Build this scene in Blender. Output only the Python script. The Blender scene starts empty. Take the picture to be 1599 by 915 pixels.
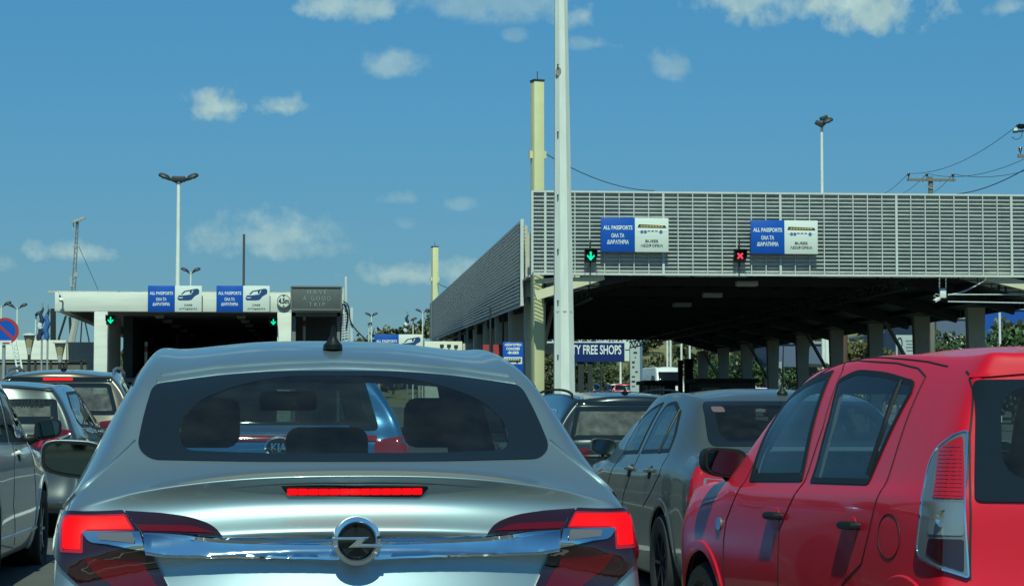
import bpy, bmesh, math, random
import numpy as np
from mathutils import Vector, Matrix
from mathutils.bvhtree import BVHTree
from mathutils.geometry import delaunay_2d_cdt
random.seed(7)
SC = bpy.context.scene
COL = SC.collection
R = math.radians
# ---------------------------------------------------------------- camera
FPX = 3420.0
PITCH = math.atan(202.5 / FPX)
YAW = math.atan(274.5 / FPX * math.cos(PITCH))
CAM = Vector((0, 0, 1.2))
cd = bpy.data.cameras.new('camera'); cam = bpy.data.objects.new('camera', cd); COL.objects.link(cam)
cam.location = CAM; cam.rotation_euler = (math.pi / 2 + PITCH, 0, -YAW)
cd.sensor_width = 36; cd.lens = 36 * FPX / 1599; cd.clip_start = 0.1; cd.clip_end = 6000
SC.camera = cam
_r = Vector((math.cos(YAW), -math.sin(YAW), 0))
_f = Vector((math.sin(YAW) * math.cos(PITCH), math.cos(YAW) * math.cos(PITCH), math.sin(PITCH)))
_u = _r.cross(_f)
def ray(px, py):
    return (_r * ((px - 799.5) / FPX) + _u * ((457.5 - py) / FPX) + _f).normalized()
def W(px, py, Y):
    """world point seen at photo pixel (px,py) on the plane at distance Y"""
    d = ray(px, py); return CAM + d * (Y / d.y)
# ---------------------------------------------------------------- sun, sky, exposure
SUN_DIR = Vector((-0.045, -0.6, 0.0)).normalized() * math.cos(R(54)) + Vector((0, 0, math.sin(R(54))))
sd = bpy.data.lights.new('sun', 'SUN'); sun = bpy.data.objects.new('sun', sd); COL.objects.link(sun)
sd.energy = 4.6; sd.angle = R(0.5); sd.color = (0.80, 1.0, 0.80)
sun.rotation_euler = SUN_DIR.to_track_quat('Z', 'Y').to_euler()
SC.view_settings.view_transform = 'Standard'; SC.view_settings.look = 'None'
SC.view_settings.gamma = 1.0; SC.view_settings.use_curve_mapping = False
SC.view_settings.exposure = 0.0
wd = bpy.data.worlds.new('World'); SC.world = wd; wd.use_nodes = True
WN = wd.node_tree.nodes; WL = wd.node_tree.links
def wnode(t, **kw):
    n = WN.new(t)
    for k, v in kw.items(): setattr(n, k, v)
    return n
def wmath(op, a, b=None, c=None, clamp=False):
    n = WN.new('ShaderNodeMath'); n.operation = op; n.use_clamp = clamp
    for i, v in enumerate((a, b, c)):
        if v is None: continue
        if isinstance(v, (int, float)): n.inputs[i].default_value = v
        else: WL.new(v, n.inputs[i])
    return n.outputs[0]
sky = wnode('ShaderNodeTexSky'); sky.sky_type = 'NISHITA'; sky.sun_disc = False
sky.sun_elevation = R(54); sky.sun_rotation = math.atan2(SUN_DIR.x, SUN_DIR.y)
sky.air_density = 1.0; sky.dust_density = 0.3; sky.ozone_density = 2.2
tint = wnode('ShaderNodeMix', data_type='RGBA', blend_type='MULTIPLY'); tint.inputs[0].default_value = 1
WL.new(sky.outputs[0], tint.inputs[6])
tc = wnode('ShaderNodeTexCoord')
sepz = wnode('ShaderNodeSeparateXYZ'); WL.new(tc.outputs['Generated'], sepz.inputs[0])
mrz = wnode('ShaderNodeMapRange'); mrz.inputs[1].default_value = .05; mrz.inputs[2].default_value = .19; WL.new(sepz.outputs[2], mrz.inputs[0])
tmix = wnode('ShaderNodeMix', data_type='RGBA'); WL.new(mrz.outputs[0], tmix.inputs[0])
tmix.inputs[6].default_value = (.272, .485, .636, 1); tmix.inputs[7].default_value = (.285, .715, .875, 1); WL.new(tmix.outputs[2], tint.inputs[7])
def wdot(v):
    n = WN.new('ShaderNodeVectorMath'); n.operation = 'DOT_PRODUCT'
    WL.new(tc.outputs['Generated'], n.inputs[0]); n.inputs[1].default_value = v
    return n.outputs['Value']
nz = wnode('ShaderNodeTexNoise'); nz.inputs['Scale'].default_value = 64; nz.inputs['Detail'].default_value = 8
nz.inputs['Roughness'].default_value = 0.6; WL.new(tc.outputs['Generated'], nz.inputs['Vector'])
nzf = nz.outputs[0]
# small cumulus at the directions where the photo shows them: azimuth/elevation by pixel, half sizes in pixels, density
CLOUDS = [(343, 168, 50, 34, .95), (432, 168, 48, 24, .85), (618, 106, 48, 26, .5), (520, 10, 60, 30, .75), (572, 14, 45, 30, .7),
          (405, 372, 100, 46, .62), (430, 392, 90, 30, .5), (108, 396, 78, 22, .75), (640, 430, 98, 24, .75), (712, 428, 40, 22, .6),
          (630, 311, 32, 13, .3), (716, 320, 26, 12, .28), (632, 350, 18, 12, .2), (1300, 8, 165, 46, .95), (1370, 28, 90, 38, .9), (1190, 2, 110, 22, .7),
          (1572, 14, 34, 18, .55), (1046, 104, 32, 28, .4), (930, 70, 40, 14, .35), (912, 28, 48, 24, .6), (760, 4, 150, 40, .42),
          (806, 58, 20, 12, .3), (4, 412, 22, 16, .35), (300, -160, 190, 60, .8), (900, -260, 300, 80, .9), (1700, 250, 60, 30, .5), (-200, 250, 120, 50, .7)]
acc = None; acch = None
for (px, py, a, b, dens) in CLOUDS:
    c = ray(px, py); rr = Vector((c.y, -c.x, 0)).normalized(); uu = rr.cross(c)
    u = wmath('MULTIPLY', wdot(rr), FPX / a)
    v = wmath('MULTIPLY', wmath('SUBTRACT', wdot(uu), 0.0), FPX / b)
    vneg = wmath('MULTIPLY', wmath('MINIMUM', v, 0.0), 0.55)
    v2 = wmath('ADD', v, vneg)
    d = wmath('SQRT', wmath('ADD', wmath('MULTIPLY', u, u), wmath('MULTIPLY', v2, v2)))
    front = wmath('GREATER_THAN', wdot(c), 0.5)
    m = wmath('MULTIPLY', wmath('SUBTRACT', 1.12, d), 1.15)
    m = wmath('ADD', m, wmath('MULTIPLY', wmath('SUBTRACT', nzf, 0.5), 3.9))
    edge = wmath('MULTIPLY', wmath('SUBTRACT', 1.55, d), 2.2, clamp=True)
    m = wmath('MULTIPLY', wmath('MULTIPLY', m, 0.98, clamp=True), edge, clamp=True)
    m = wmath('MULTIPLY', wmath('MULTIPLY', m, dens), front)
    acc = m if acc is None else wmath('MAXIMUM', acc, m)
nz2 = wnode('ShaderNodeTexNoise'); nz2.inputs['Scale'].default_value = 95; nz2.inputs['Detail'].default_value = 4
mp = wnode('ShaderNodeMapping'); mp.inputs['Location'].default_value = (0.0, 0.0, 0.004)
WL.new(tc.outputs['Generated'], mp.inputs[0]); WL.new(mp.outputs[0], nz2.inputs['Vector'])
cr = wnode('ShaderNodeMix', data_type='RGBA'); WL.new(nz2.outputs[0], cr.inputs[0])
CLOUD_A = (2.5, 4.3, 4.6, 1); CLOUD_B = (5.9, 7.9, 7.4, 1)
cr.inputs[6].default_value = CLOUD_A; cr.inputs[7].default_value = CLOUD_B
mixc = wnode('ShaderNodeMix', data_type='RGBA'); WL.new(acc, mixc.inputs[0])
WL.new(tint.outputs[2], mixc.inputs[6]); WL.new(cr.outputs[2], mixc.inputs[7])
bg = WN.get('Background') or wnode('ShaderNodeBackground'); bg.inputs[1].default_value = 0.095
WL.new(mixc.outputs[2], bg.inputs[0])
wo = WN.get('World Output') or wnode('ShaderNodeOutputWorld'); WL.new(bg.outputs[0], wo.inputs[0])
SC.cycles.max_bounces = 8; SC.cycles.transparent_max_bounces = 24; SC.cycles.caustics_reflective = False; SC.cycles.caustics_refractive = False
SC.cycles.sample_clamp_indirect = 6
try: SC.cycles.use_denoising = True
except Exception: pass

# ---------------------------------------------------------------- materials
MATS = {}
def mat(name, col, rough=.6, metal=0., coat=0., var=0., vscale=6., bump=0., bscale=40., emit=None, estr=0., spec=None, stretch=None, coat_rough=.03, flake=0.):
    if name in MATS: return MATS[name]
    m = bpy.data.materials.new(name); m.use_nodes = True; MATS[name] = m
    N = m.node_tree.nodes; L = m.node_tree.links; b = N['Principled BSDF']
    b.inputs['Base Color'].default_value = (*col, 1); b.inputs['Roughness'].default_value = rough; b.inputs['Metallic'].default_value = metal
    b.inputs['Coat Weight'].default_value = coat; b.inputs['Coat Roughness'].default_value = coat_rough
    if spec is not None: b.inputs['Specular IOR Level'].default_value = spec
    if emit: b.inputs['Emission Color'].default_value = (*emit, 1); b.inputs['Emission Strength'].default_value = estr
    if var or bump:
        t = N.new('ShaderNodeTexCoord'); src = t.outputs['Object']
        if stretch:
            mp = N.new('ShaderNodeMapping'); mp.inputs['Scale'].default_value = stretch; L.new(src, mp.inputs[0]); src = mp.outputs[0]
    if var:
        n = N.new('ShaderNodeTexNoise'); n.inputs['Scale'].default_value = vscale; n.inputs['Detail'].default_value = 6; n.inputs['Roughness'].default_value = .65
        L.new(src, n.inputs['Vector'])
        mr = N.new('ShaderNodeMapRange'); mr.inputs[1].default_value = .25; mr.inputs[2].default_value = .75
        mr.inputs[3].default_value = 1 - var; mr.inputs[4].default_value = 1 + var; L.new(n.outputs[0], mr.inputs[0])
        mx = N.new('ShaderNodeMix'); mx.data_type = 'RGBA'; mx.blend_type = 'MULTIPLY'; mx.inputs[0].default_value = 1
        mx.inputs[6].default_value = (*col, 1); L.new(mr.outputs[0], mx.inputs[7]); L.new(mx.outputs[2], b.inputs['Base Color'])
        mr2 = N.new('ShaderNodeMapRange'); mr2.inputs[1].default_value = .3; mr2.inputs[2].default_value = .7
        mr2.inputs[3].default_value = max(.0, rough - .5 * var * rough); mr2.inputs[4].default_value = min(1, rough + .5 * var * rough)
        L.new(n.outputs[0], mr2.inputs[0]); L.new(mr2.outputs[0], b.inputs['Roughness'])
    if bump:
        n2 = N.new('ShaderNodeTexNoise'); n2.inputs['Scale'].default_value = bscale; n2.inputs['Detail'].default_value = 5; L.new(src, n2.inputs['Vector'])
        bp = N.new('ShaderNodeBump'); bp.inputs['Strength'].default_value = bump; bp.inputs['Distance'].default_value = .02
        L.new(n2.outputs[0], bp.inputs['Height']); L.new(bp.outputs[0], b.inputs['Normal'])
    return m
def glass(name, tintc, rough=.0, ior=1.5, dirt=0.0):
    if name in MATS: return MATS[name]
    m = bpy.data.materials.new(name); m.use_nodes = True; MATS[name] = m
    N = m.node_tree.nodes; L = m.node_tree.links; N.remove(N['Principled BSDF']); out = N['Material Output']
    t = N.new('ShaderNodeBsdfTransparent'); t.inputs[0].default_value = (*tintc, 1)
    g = N.new('ShaderNodeBsdfGlossy'); g.inputs['Roughness'].default_value = rough
    fr = N.new('ShaderNodeFresnel'); ge = N.new('ShaderNodeNewGeometry'); mi = N.new('ShaderNodeMapRange')   # a thin pane reflects alike from both sides
    mi.inputs[3].default_value = ior; mi.inputs[4].default_value = 1 / ior; L.new(ge.outputs['Backfacing'], mi.inputs[0]); L.new(mi.outputs[0], fr.inputs[0])
    mx = N.new('ShaderNodeMixShader'); L.new(fr.outputs[0], mx.inputs[0]); L.new(t.outputs[0], mx.inputs[1]); L.new(g.outputs[0], mx.inputs[2])
    last = mx
    if dirt:
        d = N.new('ShaderNodeBsdfDiffuse'); d.inputs[0].default_value = (.45, .45, .42, 1)
        tcn = N.new('ShaderNodeTexCoord'); n = N.new('ShaderNodeTexNoise'); n.inputs['Scale'].default_value = 9; n.inputs['Detail'].default_value = 8
        L.new(tcn.outputs['Object'], n.inputs['Vector'])
        mr = N.new('ShaderNodeMapRange'); mr.inputs[1].default_value = .35; mr.inputs[2].default_value = .8; mr.inputs[3].default_value = dirt * .35; mr.inputs[4].default_value = dirt
        L.new(n.outputs[0], mr.inputs[0])
        m2 = N.new('ShaderNodeMixShader'); L.new(mr.outputs[0], m2.inputs[0]); L.new(mx.outputs[0], m2.inputs[1]); L.new(d.outputs[0], m2.inputs[2]); last = m2
    L.new(last.outputs[0], out.inputs[0])
    return m

# ---------------------------------------------------------------- object helpers
def tag(o, label=None, cat=None, group=None, kind=None):
    if label: o['label'] = label
    if cat: o['category'] = cat
    if group: o['group'] = group
    if kind: o['kind'] = kind
    return o
def empty(name, loc, rz=0, label=None, cat=None, group=None):
    o = bpy.data.objects.new(name, None); COL.objects.link(o); o.location = loc; o.rotation_euler = (0, 0, rz); o.empty_display_size = .3
    return tag(o, label, cat, group)
def link_mesh(name, me, m, parent=None):
    o = bpy.data.objects.new(name, me); COL.objects.link(o)
    for mm in (m if isinstance(m, (list, tuple)) else [m]):
        if mm is not None: me.materials.append(mm)
    if parent is not None: o.parent = parent
    return o
class MB:
    """collects shapes into one mesh"""
    def __init__(s): s.v = []; s.f = []; s.sm = []; s.mi = []; s.cur = 0
    def add(s, vs, fs, smooth=False):
        b = len(s.v); s.v += [Vector(p) for p in vs]
        for f in fs: s.f.append([i + b for i in f]); s.sm.append(smooth); s.mi.append(s.cur)
        return s
    def box(s, c, d, rz=0, rot=None):
        hx, hy, hz = d[0] / 2, d[1] / 2, d[2] / 2
        M = rot if rot is not None else Matrix.Rotation(rz, 3, 'Z')
        vs = [Vector(c) + M @ Vector((x * hx, y * hy, z * hz)) for x in (-1, 1) for y in (-1, 1) for z in (-1, 1)]
        return s.add(vs, [(0, 1, 3, 2), (4, 6, 7, 5), (0, 4, 5, 1), (2, 3, 7, 6), (0, 2, 6, 4), (1, 5, 7, 3)])
    def box2(s, a, b):
        a = Vector(a); b = Vector(b); return s.box((a + b) / 2, [abs(b[i] - a[i]) for i in range(3)])
    def tube(s, pts, r, n=8, caps=True, smooth=True):
        pts = [Vector(p) for p in pts]; rs = r if isinstance(r, (list, tuple)) else [r] * len(pts)
        vs = []; fs = []; prev = None
        for i, p in enumerate(pts):
            t = (pts[min(i + 1, len(pts) - 1)] - pts[max(i - 1, 0)]).normalized()
            if prev is None:
                a = t.orthogonal().normalized()
                if abs(t.z) > .9: a = (Vector((1, 0, 0)) - t * t.x).normalized()
            else: a = (prev - t * prev.dot(t)).normalized()
            prev = a; b = t.cross(a)
            for k in range(n):
                an = 2 * math.pi * (k + .5) / n
                vs.append(p + (a * math.cos(an) + b * math.sin(an)) * rs[i])
        for i in range(len(pts) - 1):
            for k in range(n):
                fs.append((i * n + k, i * n + (k + 1) % n, (i + 1) * n + (k + 1) % n, (i + 1) * n + k))
        s.add(vs, fs, smooth)
        if caps:
            s.add(vs[:n], [tuple(range(n))[::-1]]); s.add(vs[-n:], [tuple(range(n))])
        return s
    def cyl(s, a, b, r, r2=None, n=16, smooth=True): return s.tube([a, b], [r, r if r2 is None else r2], n, True, smooth)
    def bar(s, a, b, w, h=None):
        """square bar from a to b"""
        a = Vector(a); b = Vector(b); h = h or w; t = (b - a).normalized()
        up = Vector((0, 0, 1)) if abs(t.z) < .95 else Vector((0, 1, 0))
        x = t.cross(up).normalized() * (w / 2); y = x.normalized().cross(t) * (h / 2)
        vs = [p + sx * x + sy * y for p in (a, b) for sx, sy in ((-1, -1), (1, -1), (1, 1), (-1, 1))]
        return s.add(vs, [(3, 2, 1, 0), (4, 5, 6, 7), (0, 1, 5, 4), (1, 2, 6, 5), (2, 3, 7, 6), (3, 0, 4, 7)])
    def lathe(s, prof, c=(0, 0, 0), axis='Z', n=24, smooth=True, a0=0, a1=2 * math.pi):
        """prof: (r, h) list"""
        c = Vector(c); vs = []; fs = []; full = abs(a1 - a0 - 2 * math.pi) < 1e-6; m = n if full else n + 1
        for (r, h) in prof:
            for k in range(m):
                an = a0 + (a1 - a0) * k / n; x, y = r * math.cos(an), r * math.sin(an)
                vs.append(c + (Vector((x, y, h)) if axis == 'Z' else Vector((h, x, y)) if axis == 'X' else Vector((x, h, y))))
        for i in range(len(prof) - 1):
            for k in range(n):
                fs.append((i * m + k, i * m + (k + 1) % m, (i + 1) * m + (k + 1) % m, (i + 1) * m + k))
        return s.add(vs, fs, smooth)
    def ngon(s, pts, depth=None):
        """polygon, optionally extruded by vector depth"""
        pts = [Vector(p) for p in pts]; n = len(pts)
        if depth is None: return s.add(pts, [tuple(range(n))])
        d = Vector(depth)
        return s.add(pts + [p + d for p in pts], [tuple(range(n))[::-1], tuple(range(n, 2 * n))] + [(i, (i + 1) % n, (i + 1) % n + n, i + n) for i in range(n)])
    def build(s, name, m, parent=None, origin=(0, 0, 0), bevel=0, seg=2, fix=True):
        o3 = Vector(origin); me = bpy.data.meshes.new(name)
        me.from_pydata([tuple(p - o3) for p in s.v], [], s.f); me.update()
        me.polygons.foreach_set('use_smooth', s.sm); me.polygons.foreach_set('material_index', s.mi)
        bm = bmesh.new(); bm.from_mesh(me)
        if bevel:
            es = [e for e in bm.edges if len(e.link_faces) == 2 and e.calc_face_angle(0) > .5]
            bmesh.ops.bevel(bm, geom=es, offset=bevel, segments=seg, profile=.5, affect='EDGES', clamp_overlap=True)
            for f in bm.faces: f.smooth = True
        if fix: bmesh.ops.recalc_face_normals(bm, faces=bm.faces)
        for e in bm.edges:
            if len(e.link_faces) == 2 and e.calc_face_angle(0) > .7: e.smooth = False
        bm.to_mesh(me); bm.free()
        o = link_mesh(name, me, m, parent)
        if parent is None: o.location = o3
        return o
def text_geo(s, size, weight=0.0, spacing=1.0):
    """2D text mesh centred on 0,0"""
    c = bpy.data.curves.new('t', 'FONT'); c.body = s; c.size = size; c.offset = weight; c.align_x = 'CENTER'; c.align_y = 'CENTER'; c.resolution_u = 4; c.space_character = spacing
    o = bpy.data.objects.new('t', c); COL.objects.link(o)
    dg = bpy.context.evaluated_depsgraph_get(); dg.update()
    me = bpy.data.meshes.new_from_object(o.evaluated_get(dg))
    v = [(p.co.x, p.co.y) for p in me.vertices]; f = [tuple(p.vertices) for p in me.polygons]
    bpy.data.objects.remove(o); bpy.data.curves.remove(c); bpy.data.meshes.remove(me)
    if v:
        xs = [p[0] for p in v]; ys = [p[1] for p in v]; cx = (min(xs) + max(xs)) / 2; cy = (min(ys) + max(ys)) / 2
        v = [(x - cx, y - cy) for x, y in v]
    return v, f
def put_text(mb, s, c, size, width=None, weight=0.0, normal=-1):
    """text standing in the X-Z plane facing -Y, scaled to the given width"""
    v, f = text_geo(s, size, weight)
    if not v: return
    k = 1.0
    if width: k = width / (max(p[0] for p in v) - min(p[0] for p in v))
    mb.add([(c[0] + x * k, c[1], c[2] + y) for x, y in v], f)
def rpoly(pts, r=.02, n=5):
    """polygon with rounded corners; a point may carry its own radius"""
    P = [(Vector((p[0], p[1])), (p[2] if len(p) > 2 else r)) for p in pts]; out = []; m = len(P)
    for i in range(m):
        p, rad = P[i]; a = P[i - 1][0]; b = P[(i + 1) % m][0]; da = a - p; db = b - p
        t = min(rad, da.length * .48, db.length * .48)
        if t < 1e-5: out.append((p.x, p.y)); continue
        q0 = p + da.normalized() * t; q1 = p + db.normalized() * t
        for k in range(n + 1):
            s_ = k / n; q = q0 * (1 - s_) ** 2 + p * 2 * s_ * (1 - s_) + q1 * s_ ** 2; out.append((q.x, q.y))
    return out
def spline(pts, n=8, closed=False):
    P = [np.array(p, float) for p in pts]; m = len(P); out = []
    rng = range(m) if closed else range(m - 1)
    for i in rng:
        p0 = P[(i - 1) % m] if closed or i > 0 else 2 * P[0] - P[1]
        p1 = P[i]; p2 = P[(i + 1) % m]
        p3 = P[(i + 2) % m] if closed or i + 2 < m else 2 * P[-1] - P[-2]
        for k in range(n):
            t = k / n
            out.append(tuple(.5 * ((2 * p1) + (-p0 + p2) * t + (2 * p0 - 5 * p1 + 4 * p2 - p3) * t * t + (-p0 + 3 * p1 - 3 * p2 + p3) * t ** 3)))
    if not closed: out.append(tuple(P[-1]))
    return out
def in_poly(pts, poly):
    pts = np.asarray(pts, float).reshape(-1, 2); poly = np.asarray(poly, float); x, y = pts[:, 0], pts[:, 1]
    ins = np.zeros(len(pts), bool); n = len(poly)
    for i in range(n):
        x0, y0 = poly[i]; x1, y1 = poly[(i + 1) % n]
        if y0 == y1: continue
        c = ((y0 > y) != (y1 > y)) & (x < (x1 - x0) * (y - y0) / (y1 - y0) + x0); ins ^= c
    return ins
def dist_poly(pts, poly):
    pts = np.asarray(pts, float).reshape(-1, 2); poly = np.asarray(poly, float); n = len(poly); D = np.full(len(pts), 1e9)
    for i in range(n):
        a = poly[i]; b = poly[(i + 1) % n]; ab = b - a; L = ab @ ab
        t = np.clip(((pts - a) @ ab) / (L if L > 0 else 1), 0, 1); q = a + t[:, None] * ab; D = np.minimum(D, np.hypot(*(pts - q).T))
    return D
def resample(poly, d, closed=True):
    out = []; n = len(poly)
    for i in range(n if closed else n - 1):
        a = np.array(poly[i], float); b = np.array(poly[(i + 1) % n], float); L = np.hypot(*(b - a))
        if L < 1e-5: continue
        k = max(1, int(math.ceil(L / d)))
        for j in range(k): out.append(tuple(a + (b - a) * j / k))
    if not closed: out.append(tuple(poly[-1]))
    return out
def inset(poly, d):
    """polygon moved inwards by d (miter)"""
    P = [Vector((p[0], p[1])) for p in poly]; n = len(P)
    A = sum(P[i].x * P[(i + 1) % n].y - P[(i + 1) % n].x * P[i].y for i in range(n)); sg = 1 if A > 0 else -1; out = []
    for i in range(n):
        e0 = (P[i] - P[i - 1]); e1 = (P[(i + 1) % n] - P[i])
        if e0.length < 1e-6: e0 = e1
        if e1.length < 1e-6: e1 = e0
        n0 = Vector((-e0.y, e0.x)).normalized() * sg; n1 = Vector((-e1.y, e1.x)).normalized() * sg
        b = (n0 + n1); b = b.normalized() if b.length > 1e-4 else n0
        out.append(P[i] + b * (d / max(.5, b.dot(n0))))
    return [(p.x, p.y) for p in out]
# ================================================================ car builder
AX = {'rear': (0, 2), 'front': (0, 2), 'left': (1, 2), 'right': (1, 2), 'top': (0, 1)}
AXN = {'rear': Vector((0, -1, 0)), 'front': Vector((0, 1, 0)), 'left': Vector((-1, 0, 0)), 'right': Vector((1, 0, 0)), 'top': Vector((0, 0, 1))}
CORN = {'cornerleft': Vector((.74, .673, 0)), 'cornerright': Vector((-.74, .673, 0))}      # view direction onto a rear corner
for k, d in CORN.items(): AXN[k] = -d
def crd(axis, p):
    if axis in CORN: d = CORN[axis]; return (p.x * abs(d.y) * (1 if d.x > 0 else -1) - p.y * abs(d.x), p.z)
    A = AX[axis]; return (p[A[0]], p[A[1]])
class Car:
    def __init__(s, name, loc, yaw, label, cat='car', group=None):
        s.root = empty(name, loc, R(yaw), label, cat, group); s.M = Matrix.Translation(loc) @ Matrix.Rotation(R(yaw), 4, 'Z'); s.Mi = s.M.inverted(); s.holes = []
    # ---- body surface: a box lattice of sections (i along, j across, k down), subdivided so that it passes through its points
    def surface(s, st, tailc, nosec, fr=(-1, -.84, -.45, 0, .45, .84, 1), crown=2.6, bowp=2.2, sub=3, creases=()):
        n = len(st) - 1; m = len(fr) - 1; p = len(st[0]['k']) - 1; pos = {}
        def row(k, c, f):
            a = abs(f); x, y, z = k; yc, zc = c
            return Vector((x * f, yc + (y - yc) * a ** bowp, zc + (z - zc) * a ** crown))
        for i in range(n + 1):
            S = st[i]
            for j, f in enumerate(fr):
                pos[(i, j, 0)] = row(S['k'][0], S['c'], f)
                x, y, z = S['k'][p]; pos[(i, j, p)] = Vector((x * f, y, z))
            for k in range(p + 1):
                x, y, z = S['k'][k]; pos[(i, 0, k)] = Vector((-x, y, z)); pos[(i, m, k)] = Vector((x, y, z))
        for (i, cc) in ((0, tailc), (n, nosec)):
            for k in range(1, p + 1):
                for j, f in enumerate(fr): pos[(i, j, k)] = row(st[i]['k'][k], cc[k - 1], f)
        keys = list(pos); idx = {q: a for a, q in enumerate(keys)}; F = []
        def q(*a): F.append([idx[x] for x in a])
        for i in range(n):
            for j in range(m):
                q((i, j, 0), (i, j + 1, 0), (i + 1, j + 1, 0), (i + 1, j, 0)); q((i, j, p), (i + 1, j, p), (i + 1, j + 1, p), (i, j + 1, p))
            for k in range(p):
                q((i, 0, k), (i + 1, 0, k), (i + 1, 0, k + 1), (i, 0, k + 1)); q((i, m, k), (i, m, k + 1), (i + 1, m, k + 1), (i + 1, m, k))
        for k in range(p):
            for j in range(m):
                q((0, j, k), (0, j, k + 1), (0, j + 1, k + 1), (0, j + 1, k)); q((n, j, k), (n, j + 1, k), (n, j + 1, k + 1), (n, j, k + 1))
        tgt = np.array([pos[k] for k in keys]); cur = tgt.copy()
        me = bpy.data.meshes.new('cage'); me.from_pydata([tuple(v) for v in cur], [], F)
        cr = me.attributes.new('crease_edge', 'FLOAT', 'EDGE'); km = {}
        for e in me.edges: km[tuple(sorted(e.vertices))] = e.index
        for (a, b, val) in creases:
            e = km.get(tuple(sorted((idx[a], idx[b]))))
            if e is not None: cr.data[e].value = val
        ob = bpy.data.objects.new('cage', me); COL.objects.link(ob)
        md = ob.modifiers.new('s', 'SUBSURF'); md.levels = 1; md.render_levels = 1; md.use_limit_surface = True
        for it in range(4):
            dg = bpy.context.evaluated_depsgraph_get(); dg.update(); ev = ob.evaluated_get(dg).data
            lim = np.array([ev.vertices[a].co[:] for a in range(len(keys))]); cur = cur + (tgt - lim) * .8
            me.vertices.foreach_set('co', cur.ravel()); me.update()
        md.levels = sub; dg = bpy.context.evaluated_depsgraph_get(); dg.update()
        s.me = bpy.data.meshes.new_from_object(ob.evaluated_get(dg)); bpy.data.objects.remove(ob)
        for a in [a.name for a in s.me.attributes if a.name.startswith('crease')]: s.me.attributes.remove(s.me.attributes[a])
        s.setup_bvh()
    def setup_bvh(s):
        me = s.me; s.V = [v.co.copy() for v in me.vertices]; s.VN = [v.normal.copy() for v in me.vertices]; s.P = [tuple(p.vertices) for p in me.polygons]
        # outward check
        c = sum((me.polygons[i].normal.dot(me.polygons[i].center - Vector((0, 2, .7))) for i in range(0, len(me.polygons), 50)))
        if c < 0:
            me.flip_normals(); s.VN = [v.normal.copy() for v in me.vertices]; s.P = [tuple(p.vertices) for p in me.polygons]
        s.bvh = BVHTree.FromPolygons(s.V, s.P)
    def hitn(s, loc, fi):
        nn = Vector((0, 0, 0))
        for v in s.P[fi]: nn += s.VN[v] / ((s.V[v] - loc).length + 1e-4)
        return nn.normalized()
    def proj(s, a, b, axis):
        if axis in CORN:
            d = CORN[axis]; u = Vector((abs(d.y) * (1 if d.x > 0 else -1), -abs(d.x), 0))
            for t in range(10):
                h = s.bvh.ray_cast(u * a + Vector((0, 0, b - .01 * t)) - d * 6, d)
                if h[0] is not None: return h[0], s.hitn(h[0], h[2])
            h = s.bvh.find_nearest(u * a + Vector((0, 0, b))); return h[0], s.hitn(h[0], h[2])
        for t in range(14):
            k = 1 - .012 * t
            if axis == 'rear': h = s.bvh.ray_cast(Vector((a * k, -5, b)), Vector((0, 1, 0)))
            elif axis == 'front': h = s.bvh.ray_cast(Vector((a * k, 12, b)), Vector((0, -1, 0)))
            elif axis == 'left': h = s.bvh.ray_cast(Vector((-5, a, b - .01 * t)), Vector((1, 0, 0)))
            elif axis == 'right': h = s.bvh.ray_cast(Vector((5, a, b - .01 * t)), Vector((-1, 0, 0)))
            else: h = s.bvh.ray_cast(Vector((a * k, b, 5)), Vector((0, 0, -1)))
            if h[0] is not None: return h[0], s.hitn(h[0], h[2])
        h = s.bvh.find_nearest(Vector((a, 0, b)) if axis in ('rear', 'front') else Vector((-1 if axis == 'left' else 1, a, b)))
        return h[0], s.hitn(h[0], h[2])
    def px(s, pts, axis):
        """photo pixels -> 2D surface coordinates (extra values such as radii are kept)"""
        out = []; o = s.Mi @ CAM
        for q in pts:
            d = (s.Mi.to_3x3() @ ray(q[0], q[1])); h = s.bvh.ray_cast(o, d)
            p = h[0]
            if p is None:
                best = None
                L = (s.root.location - CAM).length
                for t in np.linspace(L * .7, L + 4.5, 160):
                    g = s.bvh.find_nearest(o + d * t)
                    if best is None or g[3] < best[1]: best = (g[0], g[3])
                p = best[0]
            out.append(crd(axis, p) + tuple(q[2:]))
        return out
    def patch(s, name, outline, axis, m, parent=None, holes=(), off=.003, thick=.0, grid=.035, dish=0., rimmat=None, offf=None):
        o = resample(outline, grid); hs = [resample(h, grid) for h in holes]
        pts = np.array(o); x0, y0 = pts.min(0); x1, y1 = pts.max(0)
        gx, gy = np.meshgrid(np.arange(x0 + grid / 2, x1, grid), np.arange(y0 + grid / 2, y1, grid)); G = np.stack([gx.ravel(), gy.ravel()], 1)
        if len(G):
            k = in_poly(G, o) & (dist_poly(G, o) > grid * .4)
            for h in hs: k &= (~in_poly(G, h)) & (dist_poly(G, h) > grid * .4)
            G = G[k]
        allp = list(o); E = [(i, (i + 1) % len(o)) for i in range(len(o))]
        for h in hs:
            b = len(allp); allp += h; E += [(b + i, b + (i + 1) % len(h)) for i in range(len(h))]
        allp += [tuple(g) for g in G]
        r = delaunay_2d_cdt([Vector(p) for p in allp], E, [], 0, 1e-5)
        v2 = np.array([tuple(v) for v in r[0]]); T = [f for f in r[2]]
        C = np.array([v2[list(f)].mean(0) for f in T]); k = in_poly(C, o)
        for h in hs: k &= ~in_poly(C, h)
        T = [T[i] for i in range(len(T)) if k[i]]
        D = dist_poly(v2, o) if dish else None
        V = []; NN = []
        for a, b in enumerate(v2):
            p, nn = s.proj(b[0], b[1], axis); oo = off + (dish * min(1, D[a] / .05) if dish else 0) + (offf(b[0], b[1]) if offf else 0); V.append(p + nn * oo); NN.append(nn)
        bm = bmesh.new(); bv = [bm.verts.new(p) for p in V]; an = AXN[axis]
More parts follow.
